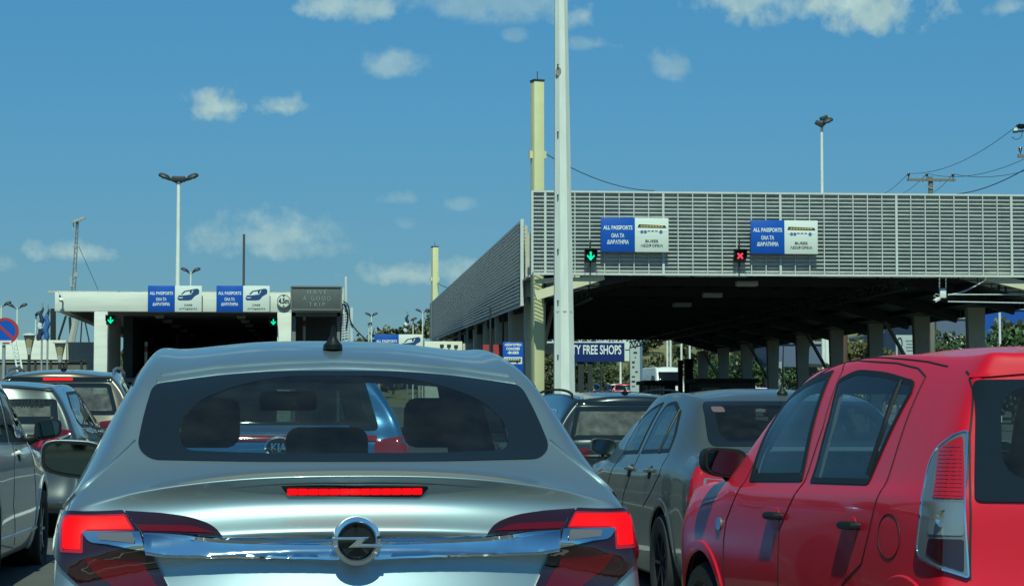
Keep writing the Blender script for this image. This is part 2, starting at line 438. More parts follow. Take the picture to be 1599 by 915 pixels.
        for f in T:
            a, b, c = f
            if (V[b] - V[a]).cross(V[c] - V[a]).dot(NN[a]) < 0: f = (c, b, a)
            try: bf = bm.faces.new([bv[i] for i in f]); bf.smooth = True
            except ValueError: pass
        nV = dict()
        for i, x in enumerate(bv): nV[x] = NN[i]
        if thick:
            for e in [e for e in bm.edges if len(e.link_faces) == 1]:
                a, b = e.link_loops[0].vert, e.link_loops[0].link_loop_next.vert
                a2 = bm.verts.new(a.co); b2 = bm.verts.new(b.co); a3 = bm.verts.new(a.co - nV[a] * thick); b3 = bm.verts.new(b.co - nV[b] * thick)
                f = bm.faces.new((b2, a2, a3, b3)); f.smooth = False; f.material_index = 1 if rimmat else 0
                out = (nV[a]).cross(b.co - a.co).normalized() * -1
                for x in (a2, b2, a3, b3): nV[x] = out
        bm.verts.index_update(); order = [nV.get(x, Vector((0, 0, 1))) for x in bm.verts]
        loose = [x for x in bm.verts if not x.link_faces]
        if loose:
            keep = [x for x in bm.verts if x.link_faces]; order = [nV[x] for x in keep]; bmesh.ops.delete(bm, geom=loose, context='VERTS')
        me = bpy.data.meshes.new(name); bm.to_mesh(me); bm.free()
        if dish == 0 and offf is None and len(order) == len(me.vertices): me.normals_split_custom_set_from_vertices([tuple(x) for x in order])
        return link_mesh(name, me, [m, rimmat] if rimmat else m, parent or s.root)
    def ribbon(s, name, pts, axis, m, w=.01, h=.004, off=.001, closed=False, parent=None, step=.03, mb=None):
        pts = resample(pts, step, closed); n = len(pts); P = [s.proj(a, b, axis) for a, b in pts]
        own = mb is None; mb = mb or MB(); vs = []; fs = []
        for i in range(n):
            p, nn = P[i]; t = (P[(i + 1) % n if closed else min(i + 1, n - 1)][0] - P[(i - 1) % n if closed else max(i - 1, 0)][0])
            if t.length < 1e-7: t = Vector((0, 1, 0))
            sd = nn.cross(t.normalized()); q = p + nn * off
            vs += [q - sd * w / 2 - nn * .004, q - sd * w * .36 + nn * h, q + sd * w * .36 + nn * h, q + sd * w / 2 - nn * .004]
        for i in range(n if closed else n - 1):
            j = (i + 1) % n
            for k in range(3): fs.append((i * 4 + k, i * 4 + k + 1, j * 4 + k + 1, j * 4 + k))
        mb.add(vs, fs, True)
        return mb.build(name, m, parent or s.root, fix=False) if own else mb
    def decal(s, name, geo, axis, m, c, scale=1., off=.005, flip=1, parent=None, rot=0):
        v, f = geo; V = []; cs, sn = math.cos(rot), math.sin(rot)
        for x, y in v:
            x, y = x * scale, y * scale; p, nn = s.proj(c[0] + flip * (x * cs - y * sn), c[1] + x * sn + y * cs, axis); V.append(p + nn * off)
        me = bpy.data.meshes.new(name); me.from_pydata(V, [], f); me.update()
        return link_mesh(name, me, m, parent or s.root)
    def hole(s, outline, axis, hin=.02): s.holes.append((outline, axis, hin))
    def window(s, name, outline, axis, m, frame, ring=.03, inner=None, parent=None, hin=None, off=.004, thick=.006):
        """glass pane with its dark edge band, and the opening in the shell behind it"""
        inn = inner or inset(outline, ring)
        fr = s.patch(name, outline, axis, frame, parent, holes=[inn], off=off, thick=thick)
        gl = s.patch('pane', inn, axis, m, fr, off=off - .001)
        s.hole(outline, axis, hin if hin is not None else ring * .45)
        return fr, gl
    def finish(s, paint, lining=None, name='body'):
        bm = bmesh.new(); bm.from_mesh(s.me)
        for (o, axis, hin) in s.holes:
            A = AX[axis]; an = AXN[axis]; bb = np.array(o)
            lo = bb.min(0) - .08; hi = bb.max(0) + .08
            for rep in range(2):
                bm.faces.ensure_lookup_table(); fs = []
                for f in bm.faces:
                    if f.normal.dot(an) < .08: continue
                    c = f.calc_center_median(); a, b = c[A[0]], c[A[1]]
                    if lo[0] < a < hi[0] and lo[1] < b < hi[1]: fs.append(f)
                if not fs: break
                C = np.array([(f.calc_center_median()[A[0]], f.calc_center_median()[A[1]]) for f in fs])
                d = dist_poly(C, o); ins = in_poly(C, o); sdist = np.where(ins, d, -d)
                if rep == 0:
                    es = set()
                    for i, f in enumerate(fs):
                        if abs(sdist[i] - hin) < .05:
                            for e in f.edges:
                                if e.calc_length() > .014: es.add(e)
                    if es: bmesh.ops.subdivide_edges(bm, edges=list(es), cuts=2, use_grid_fill=True)
                else: bmesh.ops.delete(bm, geom=[f for i, f in enumerate(fs) if sdist[i] > hin], context='FACES')
        for f in bm.faces: f.smooth = True
        me = bpy.data.meshes.new(name); bm.to_mesh(me); s.body = link_mesh(name, me, paint, s.root)
        if lining is not None:
            for v in bm.verts: v.co -= v.normal * .03
            for f in bm.faces: f.normal_flip()
            me2 = bpy.data.meshes.new('cabin_lining'); bm.to_mesh(me2); link_mesh('cabin_lining', me2, lining, s.root)
        bm.free(); return s.body
    # ---- wheels and arches
    def arch(s, y, z, r, lipmat, side=('left', 'right'), w=.055):
        c = [(y + r * math.cos(t), z + r * math.sin(t)) for t in np.linspace(0, 2 * math.pi, 40, endpoint=False)]
        for sd in side:
            s.hole(c, sd, .0)
            arc = [(y + (r + w * .3) * math.cos(t), z + (r + w * .3) * math.sin(t)) for t in np.linspace(-.35, math.pi + .35, 40)]
            s.ribbon('arch_lip', arc, sd, lipmat, w=w, h=.006, off=.002)
        for sg in (-1, 1):
            MB().lathe([(.01, sg * .42), (r + .03, sg * .42), (r + .03, sg * .80)], (0, y, z), 'X', 32).build('wheel_well', M_WELL, s.root)
    def wheel(s, x, y, r, w=.2, spokes=7, rimc=None):
        sg = 1 if x > 0 else -1; e = empty('wheel', (0, 0, 0)); e.parent = s.root; e.location = (x, y, r)
        h = w / 2
        MB().lathe([(r * .62, -h * .8), (r * .7, -h), (r * .93, -h), (r, -h * .7), (r, h * .7), (r * .93, h), (r * .7, h), (r * .62, h * .8)], (0, 0, 0), 'X', 40).build('tyre', M_TYRE, e)
        rm = MB(); o = sg * h * .75
        rm.lathe([(r * .64, o), (r * .6, o * .9), (r * .57, o * .3), (r * .57, -o)], (0, 0, 0), 'X', 40); rm.lathe([(0.0, o * .95), (r * .12, o * .95), (r * .14, o * .7)], (0, 0, 0), 'X', 20)
        for k in range(spokes):
            a = 2 * math.pi * k / spokes; d = Vector((0, math.cos(a), math.sin(a))); rm.bar(Vector((o * .75, 0, 0)) + d * r * .08, Vector((o * .8, 0, 0)) + d * r * .6, .05, .02)
        rm.build('rim', rimc or M_RIM, e)
        MB().lathe([(0.0, 0), (r * .55, 0)], (-o * .1, 0, 0), 'X', 24).build('brake_disc', M_DARK, e)
    def wheels(s, yr, yf, r, xh, lip, rimc=None, rz=None, w=.2, ra=None):
        for y in (yr, yf):
            s.arch(y, r + .01, ra or r + .05, lip)
            for sg in (-1, 1): s.wheel(sg * xh, y, r, w, rimc=rimc)
    def mirror(s, side, c, sz, shell, glassm, foot=None, tiltz=0.):
        """door mirror: rounded shell, glass facing back, arm to the door"""
        sg = -1 if side == 'left' else 1; e = empty('door_mirror', (0, 0, 0)); e.parent = s.root
        w, d, h = sz; bm = bmesh.new(); bmesh.ops.create_cube(bm, size=1)
        bmesh.ops.subdivide_edges(bm, edges=bm.edges[:], cuts=5, use_grid_fill=True)
        for v in bm.verts:
            x, y, z = v.co * 2; n4 = (abs(x) ** 4 + abs(z) ** 4) ** .25 or 1; mx = max(abs(x), abs(z)); k = (mx / n4) if n4 > 0 else 1
            x *= k; z *= k
            taper = 1 - .28 * max(0, (y + .1)) ** 2 - (.1 if y > .5 else 0); z2 = z * taper * (1 - .14 * (x * sg + 1) * .5); x2 = x * (1 - .15 * max(0, y) ** 2)
            v.co = Vector((x2 * w / 2, y * d / 2, z2 * h / 2 + x * sg * .012))
            v.co += Vector(c)
        for f in bm.faces: f.smooth = True
        me = bpy.data.meshes.new('shell'); bm.to_mesh(me); bm.free(); link_mesh('mirror_shell', me, shell, e)
        def ol(k, y):
            P = []
            for t in np.linspace(0, 2 * math.pi, 40, endpoint=False):
                x = math.copysign(abs(math.cos(t)) ** .55, math.cos(t)); z = math.copysign(abs(math.sin(t)) ** .55, math.sin(t))
                z2 = z * (1 - .14 * (x * sg + 1) * .5); P.append((c[0] + x * w / 2 * k, c[1] + y, c[2] + z2 * h / 2 * (1 - (1 - k) * w / h) + x * sg * .012))
            return P
        MB().ngon(ol(.97, -d / 2 - .004), (0, .006, 0)).build('mirror_rim', M_BLACK, e)
        MB().ngon(ol(.86, -d / 2 - .007), (0, .004, 0)).build('mirror_glass', glassm, e)
        if foot:
            MB().tube([(c[0] - sg * w * .35, c[1] + .01, c[2] - h * .30), ((c[0] - sg * w * .3 + foot[0]) / 2, (c[1] + foot[1]) / 2, foot[2] + .01), foot], [.04, .034, .045], 10).build('mirror_arm', M_BLACK, e)
    def seat(s, x, y, z, w=.5, colm=None, head=True, h=.62, lean=.28):
        def rb(c, d, rot=None, bv=.05):
            mb = MB().box(c, d, rot=rot); return mb
        e = empty('front_seat' if y > 1.9 else 'rear_seat', (0, 0, 0)); e.parent = s.root; rot = Matrix.Rotation(lean, 3, 'X')
        up = rot @ Vector((0, 0, 1)); b = Vector((x, y, z))
        rb(b + up * h / 2, (w, .15, h), rot).build('seat_back', colm or M_SEAT, e, bevel=.06, seg=3)
        rb(b + Vector((0, .25, .02)), (w, .5, .14)).build('seat_cushion', colm or M_SEAT, e, bevel=.05, seg=3)
        if head: rb(b + up * (h + .13), (w * .56, .11, .20), rot).build('headrest', colm or M_SEAT, e, bevel=.05, seg=3)
    def antenna(s, y, m, h=.06, rod=0., x=0.):
        p, nn = s.proj(x, y, 'top'); e = MB()
        e.lathe([(.0, h), (.006, h), (.010, h * .6), (.02, h * .38), (.034, h * .2), (.036, 0), (.0, -.004)], (0, 0, 0), 'Z', 20)
        if rod: e.tube([(0, 0, h * .8), (0, -.12 * rod, rod)], [.006, .003], 8)
        for v in e.v:
            if not rod: v.y = v.y * 1.6 - v.z * .5
        for i, v in enumerate(e.v): e.v[i] = v + p
        e.build('roof_antenna', m, s.root)
def st(y, zc, x0, z0, hw, bx, bz, yc=None, yl=None, low=(.62, .38, .21), tuck=.07, bul=.02, ym=None):
    """one body section: roof edge, mid pane, belt, shoulder, side, lower side, sill"""
    yl = y if yl is None else yl; yc = y if yc is None else yc; ym = (y + yl) / 2 if ym is None else ym
    return dict(c=(yc, zc), k=[(x0, y, z0), ((x0 + bx) / 2 + bul, ym, (z0 + bz) / 2), (bx, yl, bz), (hw - .012, yl, bz - .09), (hw, yl, low[0]), (hw - .015, yl, low[1]), (hw - tuck, yl, low[2])])

M_BLACK = mat('black_trim', (.010, .011, .012), .5, spec=.25)
M_GLOSSBLACK = mat('black_frit_glass', (.010, .014, .017), .04, spec=.5)
M_RUBBER = mat('seal_rubber', (.015, .016, .017), .55)
M_WELL = mat('wheel_well_black', (.006, .006, .006), .9)
M_TYRE = mat('tyre_rubber', (.02, .02, .021), .8, bump=.2, bscale=60)
M_RIM = mat('alloy_rim', (.45, .47, .48), .3, metal=.9)
M_DARK = mat('dark_interior', (.02, .021, .022), .8)
M_SEAT = mat('dark_seat_fabric', (.016, .017, .019), .85, bump=.3, bscale=120)
M_LINING = mat('cabin_lining_grey', (.12, .12, .115), .9)
M_CHROME = mat('chrome', (.78, .80, .82), .06, metal=1)
M_SEAM = mat('panel_gap', (.008, .008, .009), .7)
G_DARK = glass('tinted_glass', (.50, .58, .57), dirt=.02); G_CLEAR = glass('side_glass', (.84, .91, .89), dirt=.035); G_REAR = glass('rear_glass_clear', (.40, .49, .49), dirt=.03)
G_DIRTY = glass('dusty_glass', (.30, .34, .33), dirt=.30)
M_MIRROR = mat('mirror_silver', (.55, .6, .6), .02, metal=1)
M_LAMPRED = mat('lamp_red_dark', (.10, .002, .005), .12, coat=.5)
M_LAMPRED2 = mat('lamp_red_bright', (.34, .006, .012), .08, coat=1, emit=(1, .02, .03), estr=.06)
M_LAMPLIT = mat('lamp_red_lit', (.12, .001, .002), .4, spec=.15, emit=(1, .004, .008), estr=.95)
M_LAMPCLEAR = mat('lamp_clear', (.30, .32, .32), .15, metal=.6, coat=1)
M_LAMPSMOKE = mat('lamp_smoked', (.022, .004, .006), .05, coat=1)
# ================================================================ ground
def gz(x, y):
    """ground height: flat at the queue, a gentle rise under the canopies, a hillside beyond the parking"""
    z = .0095 * max(0, min(y, 75) - 9)
    if y > 75: z += .024 * (min(y, 150) - 75)
    if y > 150: z += .008 * (min(y, 400) - 150)
    return z
def gobj(x, y): return Vector((x, y, gz(x, y)))
ys = sorted(set([-400, -60, -20, 0, 9] + list(range(12, 160, 4)) + [170, 200, 260, 330, 400, 800, 1600, 3000]))
xs = [-3000, -600, -200, -80, -30, 0, 30, 80, 200, 600, 3000]
mb = MB(); mb.add([(x, y, gz(x, y)) for y in ys for x in xs], [(j * len(xs) + i, j * len(xs) + i + 1, (j + 1) * len(xs) + i + 1, (j + 1) * len(xs) + i) for j in range(len(ys) - 1) for i in range(len(xs) - 1)], True)
M_ASPH = mat('asphalt', (.075, .074, .070), .85, var=.3, vscale=.8, bump=.3, bscale=60)
M_EARTH = mat('dry_earth', (.16, .13, .075), .9, var=.4, vscale=.15)
tag(mb.build('ground', M_EARTH, fix=False), kind='structure')
def strip(name, x0, x1, y0, y1, dz, m):
    yy = [y for y in ys if y0 < y < y1]; yy = [y0] + yy + [y1]
    b = MB(); b.add([(x, y, gz(x, y) + dz) for y in yy for x in (x0, x1)], [(2 * i, 2 * i + 1, 2 * i + 3, 2 * i + 2) for i in range(len(yy) - 1)])
    return b.build(name, m, fix=False)
tag(strip('road', -60, 60, -60, 140, .004, M_ASPH), kind='structure')
M_LINE = mat('white_road_paint', (.7, .7, .66), .7, var=.25, vscale=5)
for k, x in enumerate((-5.4, -1.55, 1.55, 4.9)): tag(strip('lane_line', x - .06, x + .06, -10, 56, .008, M_LINE), kind='structure')
# ================================================================ the silver hatchback straight ahead
M_SILVER = mat('silver_paint', (.345, .43, .465), .45, metal=.87, coat=.7, coat_rough=.06, var=.02, vscale=2)
M_MIRRORDARK = mat('mirror_dark', (.10, .145, .155), .02, metal=1)
def mirror_outline(L):
    """left half (x<0) of a symmetric outline -> closed outline"""
    out = list(L); 
    for q in reversed(L): out.append((-q[0],) + tuple(q[1:]))
    return out
def silver_car():
    C = Car('hatchback_car', Vector((.062, 6.67, 0)), 3.35, 'silver hatchback straight ahead with brake lights lit and a round emblem on its chrome bar', 'car')
    S = []
    low = (.62, .42, .22)
    def tailst(k, c): return dict(c=c, k=k)
    S.append(tailst([(.85, .235, .945), (.872, .21, .90), (.885, .19, .85), (.895, .175, .78), (.905, .165, .66), (.912, .15, .45), (.86, .2, .22)], (.035, 1.040)))
    S.append(dict(c=(.31, 1.082), k=[(.775, .43, 1.055), (.85, .46, 1.0), (.893, .50, .935), (.912, .50, .86), (.922, .50, .66), (.918, .50, .44), (.86, .5, .22)]))
    S.append(dict(c=(.64, 1.252), k=[(.735, .72, 1.205), (.83, .74, 1.07), (.905, .80, .945), (.922, .80, .86), (.928, .85, .62), (.918, .85, .40), (.86, .85, .22)]))
    S.append(dict(c=(.985, 1.402), k=[(.690, 1.04, 1.345), (.81, 1.08, 1.15), (.91, 1.15, .95), (.926, 1.15, .86), (.93, 1.15, .62), (.918, 1.15, .40), (.86, 1.15, .22)]))
    for (y, zc, x0, z0) in ((1.5, 1.487, .665, 1.428), (2.1, 1.523, .655, 1.468), (2.65, 1.505, .64, 1.45)):
        S.append(st(y, zc, x0, z0, .93, .885, .955, low=low))
    S.append(st(2.98, 1.455, .63, 1.40, .93, .885, .955, low=low, yc=2.9))
    S.append(st(3.5, 1.10, .76, 1.05, .93, .885, .955, low=low, yc=3.66))
    S.append(st(3.85, .985, .80, .94, .925, .875, .90, low=low, yc=3.98, ym=3.85))
    S.append(st(4.4, .90, .78, .86, .90, .85, .80, low=low, yc=4.45))
    S.append(dict(c=(4.74, .78), k=[(.68, 4.60, .76), (.74, 4.6, .73), (.78, 4.58, .70), (.80, 4.56, .66), (.81, 4.55, .5), (.80, 4.55, .36), (.76, 4.5, .22)]))
    tail = [(.072, .985), (.060, .925), (.004, .872), (.035, .79), (-.03, .58), (.02, .24)]
    nose = [(4.79, .72), (4.82, .66), (4.83, .6), (4.83, .48), (4.82, .36), (4.75, .22)]
    cre = [((0, j, 0), (0, j + 1, 0), .45 if j in (0, 5) else .75) for j in range(6)]
    cre += [((0, j, 3), (0, j + 1, 3), .35) for j in range(6)]
    C.surface(S, tail, nose, creases=cre, sub=4, crown=2.6, bowp=2.4)
    px = lambda p, a='rear': C.px(p, a)
    # rear window
    O = mirror_outline(px([(440, 580), (340, 587), (239, 601, .03), (224, 650), (214, 700, .06), (236, 718, .05), (400, 721)]))
    I = mirror_outline(px([(450, 588), (375, 601, .1), (310, 626, .12), (279, 664, .10), (284, 704, .05), (400, 709)]))
    O = rpoly(O, .10); I = rpoly(I, .12)
    C.window('rear_window', O, 'rear', G_REAR, M_GLOSSBLACK, inner=I, hin=.012)
    def both(name, pts, m, r=.01, **kw):
        L = rpoly(pts, r); Rr = [(-a, b) for a, b in L]; par = kw.pop('parents', (None, None))
        return tuple(C.patch(name, o, 'rear', m, parent=p, **kw) for o, p in zip((L, Rr), par))
    lamp = px([(97, 793, .02), (193, 796, .004), (222, 834), (237, 862), (265, 917), (288, 962, .02), (160, 950, .08), (118, 908, .05), (95, 882, .05), (84, 850, .05), (84, 815, .05)])
    LP = both('tail_light', lamp, M_LAMPSMOKE, .02, off=.012, thick=.03, grid=.025)
    both('bar_glow_edge', px([(101, 804, .03), (197, 803, .006), (212, 831, .004), (137, 833, .012), (131, 839, .006), (131, 865, .006), (99, 863, .006)]), M_LAMPRED2, .006, parents=LP, off=.0135, thick=.002, grid=.02)  # larger, dimmer red shape added to soften the glow around the lit bar
    both('lit_bar', px([(105, 808, .025), (195, 807, .006), (208, 829, .004), (136, 829, .012), (127, 838, .006), (127, 860, .006), (103, 858, .006)]), M_LAMPLIT, .006, parents=LP, off=.0155, thick=.003, grid=.02)
    both('lower_lens', px([(132, 870), (222, 876), (238, 900), (255, 930), (190, 925), (150, 895)]), M_LAMPRED, .01, parents=LP, off=.0145, thick=.002, grid=.02)
    CH = both('indicator_surround', px([(129, 832, .008), (220, 834), (229, 857), (140, 850, .02)]), M_CHROME, .004, parents=LP, off=.018, thick=.005, grid=.02)
    both('indicator_lens', px([(153, 836), (209, 836), (214, 850), (157, 847)]), mat('lamp_grey_lens', (.12, .11, .12), .12, coat=1), .006, parents=LP, off=.0205, thick=.002, grid=.02)
    hl = px([(195, 797, .004), (250, 801), (296, 808, .05), (330, 821, .03), (349, 837, .006), (224, 834, .003)])
    HL = both('hatch_light', hl, M_LAMPSMOKE, .03, off=.010, thick=.02, grid=.025)
    both('hatch_light_lens', px([(214, 821, .004), (300, 824, .03), (335, 834, .004), (224, 832, .004)]), M_LAMPRED, .01, parents=HL, off=.0125, thick=.002, grid=.02)
    # chrome bar with bevelled edges
    top = px([(226, 836), (320, 838), (430, 839), (520, 839)]); bot = px([(232, 858), (300, 864), (400, 871), (520, 877)])
    bar = mirror_outline(list(reversed([(a, b) for a, b in top])) + [(a, b) for a, b in bot])
    # order the outline as one loop: top half right->left, bottom left->right, mirrored
    bar = [(a, b) for a, b in top] + [(-a, b) for a, b in reversed(top)] + [(-a, b) for a, b in bot] + [(a, b) for a, b in reversed(bot)]
    zlo = lambda x: float(np.interp(abs(x), sorted(abs(a) for a, b in bot), [b for a, b in sorted((abs(a), b) for a, b in bot)]))
    bo = C.patch('chrome_bar', bar, 'rear', M_CHROME, off=.044, thick=.055, grid=.02, offf=lambda x, z: -.70 * max(0, z - zlo(x)))
    tl = [(a, b - .004) for a, b in top] + [(-a, b - .004) for a, b in reversed(top)]; bl = [(a, b + .004) for a, b in bot] + [(-a, b + .004) for a, b in reversed(bot)]
    C.ribbon('bar_edge', tl, 'rear', M_CHROME, w=.013, h=.005, off=.012, parent=bo); C.ribbon('bar_edge', bl, 'rear', M_CHROME, w=.008, h=.004, off=.040, parent=bo)
    # emblem: chrome ring, black disc, lightning bolt
    ez = .845
    p, nn = C.proj(0, ez, 'rear'); q = Vector((0, p.y - .050, ez)); r = .074
    eb = MB().lathe([(r * .98, .06), (r, -.002), (r * .96, -.012), (r * .82, -.014), (r * .68, -.004), (r * .66, .01)], q, 'Y', 56).build('emblem', M_CHROME, C.root)
    MB().lathe([(0.0, -.001), (r * .68, .0)], q, 'Y', 48).build('emblem_disc', M_GLOSSBLACK, eb)
    z = [(-1.04, .17), (-1.04, .02), (.05, .02), (-.42, -.27), (.98, -.27), (1.0, -.10), (.18, -.08), (.52, .17)]
    z = [(-1.03, .19), (.52, .19), (.18, -.08), (1.03, -.10), (1.03, -.25), (-.40, -.25), (-.02, .05), (-1.03, .05)]
    MB().ngon([q + Vector((a * r, -.012, b * r)) for a, b in z], (0, -.008, 0)).build('emblem_bolt', M_CHROME, eb, bevel=.003)
    # third brake light
    bl = rpoly(px([(447, 757), (678, 760), (666, 776, .012), (458, 773, .012)]), .006)
    xs_ = [a for a, b in bl]; mid = (min(xs_) + max(xs_)) / 2; bl = [(a - mid, b) for a, b in bl]
    br = C.patch('brake_light', bl, 'rear', M_GLOSSBLACK, off=.004, thick=.01, grid=.02)
    zz = sum(b for a, b in bl) / len(bl); w2 = max(a for a, b in bl)
    for k in range(13):
        a = -w2 * .92 + k * w2 * 1.84 / 13; o = rpoly([(a, zz - .0105), (a + w2 * .1395, zz - .0105), (a + w2 * .1395, zz + .0105), (a, zz + .0105)], .004, 3)
        C.patch('led_cell', o, 'rear', M_LAMPLIT, parent=br, off=.007, thick=.003, grid=.02)
    # shut lines, roof trim
    seam = px([(209, 688), (180, 716), (150, 742), (120, 770), (100, 790)])
    for sg in (1, -1):
        C.ribbon('hatch_edge', [(sg * a, b) for a, b in seam], 'rear', M_SILVER, w=.016, h=.005, off=.002)
    for sg in (1, -1):
        C.ribbon('roof_gap', [(sg * a, b) for a, b in ((.705, 1.06), (.70, 1.3), (.69, 1.8), (.675, 2.5))], 'top', M_SEAM, w=.012, h=.002, off=.001)
    edge = px([(245, 596), (340, 583), (440, 575.5), (515, 573)])
    e2 = px([(252, 585), (340, 573), (440, 566), (515, 563.5)])
    for L, w in ((edge, .014), (e2, .006)):
        full = [(a, b) for a, b in L] + [(-a, b) for a, b in reversed(L)]
        C.ribbon('roof_edge', full, 'rear', M_SILVER, w=w, h=.005, off=.002)
    C.antenna(1.30, M_BLACK, h=.085)
    # sides
    for sd in ('left', 'right'):
        C.window('side_window', rpoly([(1.30, 1.0, .05), (3.25, 1.0, .02), (2.75, 1.36, .15), (2.0, 1.42, .3), (1.45, 1.33, .1)], .05), sd, G_CLEAR, M_BLACK, ring=.04)
    C.window('windscreen', rpoly([(-.70, 1.035), (.70, 1.035), (.57, 1.41), (-.57, 1.41)], .05), 'front', G_CLEAR, M_BLACK, ring=.02)
    mg = mat('mirror_silver', (.5, .5, .5))
    for sg, sd in ((-1, 'left'), (1, 'right')): C.mirror(sd, (sg * 1.02, 3.02, 1.045), (.27, .12, .175), M_SILVER, M_MIRRORDARK, foot=(sg * .90, 3.1, .98))
    C.wheels(1.0, 3.74, .335, .82, M_SILVER)
    for sg in (-1, 1): C.seat(sg * .45, 2.2, .48, .46, h=.62)
    for x in (-.48, .48): C.seat(x, 1.3, .45, .5, h=.50, lean=.35, head=False)
    C.seat(0, 1.3, .45, .40, h=.50, lean=.35, head=False)
    MB().box((-.03, 1.10, 1.09), (.29, .10, .19)).build('rear_headrest', M_SEAT, C.root, bevel=.045, seg=3)
    MB().box((0, 3.35, .76), (1.4, .5, .22)).build('dashboard', M_DARK, C.root, bevel=.06)
    MB().box((-.10, 2.95, 1.295), (.25, .03, .085)).build('interior_mirror', M_BLACK, C.root, bevel=.02)
    MB().box((-.13, 2.93, 1.296), (.15, .012, .062)).build('interior_mirror_glass', M_MIRROR, C.root)
    C.finish(M_SILVER, M_LINING)
    return C
SILVER = silver_car()
# ================================================================ the other cars
def gen(C, L, hw, xr, belt, roof, ws, hood, tail, tailc, drop=.055, sub=3, low=(.62, .40, .21), creases=(), crown=2.6, nose_z=.72, mids=(), bowp=2.2):
    """belt=(z rear, z front); roof=[(y,z)..]; ws=(y top, y base, z base); hood=(y, z); tail=7 corner points with their 7 centres"""
    S = [dict(c=tailc[0], k=tail)] + list(mids)
    bz = lambda y: belt[0] + (belt[1] - belt[0]) * min(1, y / ws[1])
    for (y, z) in roof: S.append(st(y, z, xr, z - drop, hw, hw - .05, bz(y), low=low))
    zt = roof[-1][1]
    S.append(st(ws[0], zt - .05, xr - .02, zt - .05 - drop, hw, hw - .05, bz(ws[0]), low=low, yc=ws[0] + .05))
    S.append(st((ws[0] + ws[1]) / 2 - .05, (zt - .05 + ws[2]) / 2 + .035, (xr + hw - .18) / 2, (zt - .05 + ws[2]) / 2 - drop * .8 + .035, hw, hw - .05, bz(ws[0]), low=low, yc=(ws[0] + ws[1]) / 2 + .04))
    S.append(st(ws[1] - .12, ws[2], hw - .16, ws[2] - .03, hw, hw - .06, ws[2] - .06, low=low, yc=ws[1] + .06))
    S.append(st(ws[1] + .25, (ws[2] + hood[1]) / 2 + .03, hw - .12, (ws[2] + hood[1]) / 2, hw - .003, hw - .05, (ws[2] + hood[1]) / 2 - .05, low=low, yc=ws[1] + .36))
    S.append(st(hood[0], hood[1], hw - .16, hood[1] - .03, hw - .03, hw - .08, hood[1] - .08, low=low, yc=hood[0] + .08))
    n = nose_z; x = hw - .16
    S.append(dict(c=(L - .08, n), k=[(x - .08, L - .22, n - .02), (x - .02, L - .24, n - .06), (x + .02, L - .26, n - .10), (x + .04, L - .27, n - .14), (x + .04, L - .27, .5), (x + .03, L - .27, .36), (x, L - .3, .22)]))
    nose = [(L - .04, n - .05), (L - .02, n - .1), (L - .01, n - .15), (L, .5), (L, .36), (L - .06, .22)]
    C.surface(S, tailc[1:], nose, sub=sub, creases=creases, crown=crown, bowp=bowp)
def mir(o): return [(-a, b) for a, b in o]
def lr(C, name, o, m, axis='rear', **kw):
    a = C.patch(name, o, axis, m, **kw); b = C.patch(name, mir(o), axis, m, **kw); return a, b
def seam(C, pts, axis, w=.008): C.ribbon('panel_gap', pts, axis, M_SEAM, w=w, h=.0015, off=.0008)
def handle(C, axis, y, z, m, L=.16, cup=None):
    """pull handle standing off its recess"""
    p, nn = C.proj(y, z, axis); e = empty('door_handle', (0, 0, 0)); e.parent = C.root
    MB().tube([p + Vector((0, L / 2, 0)) - nn * .005, p + Vector((0, L * .42, 0)) + nn * .019, p + Vector((0, -L * .42, .004)) + nn * .019, p + Vector((0, -L / 2, .004)) - nn * .005], [.012, .016, .016, .012], 8).build('grip', m, e)
    C.patch('recess', rpoly([(y - L * .3, z - .055), (y + L * .3, z - .055), (y + L * .3, z + .035), (y - L * .3, z + .035)], .045), axis, cup or M_DARK, e, off=.002, thick=.002)
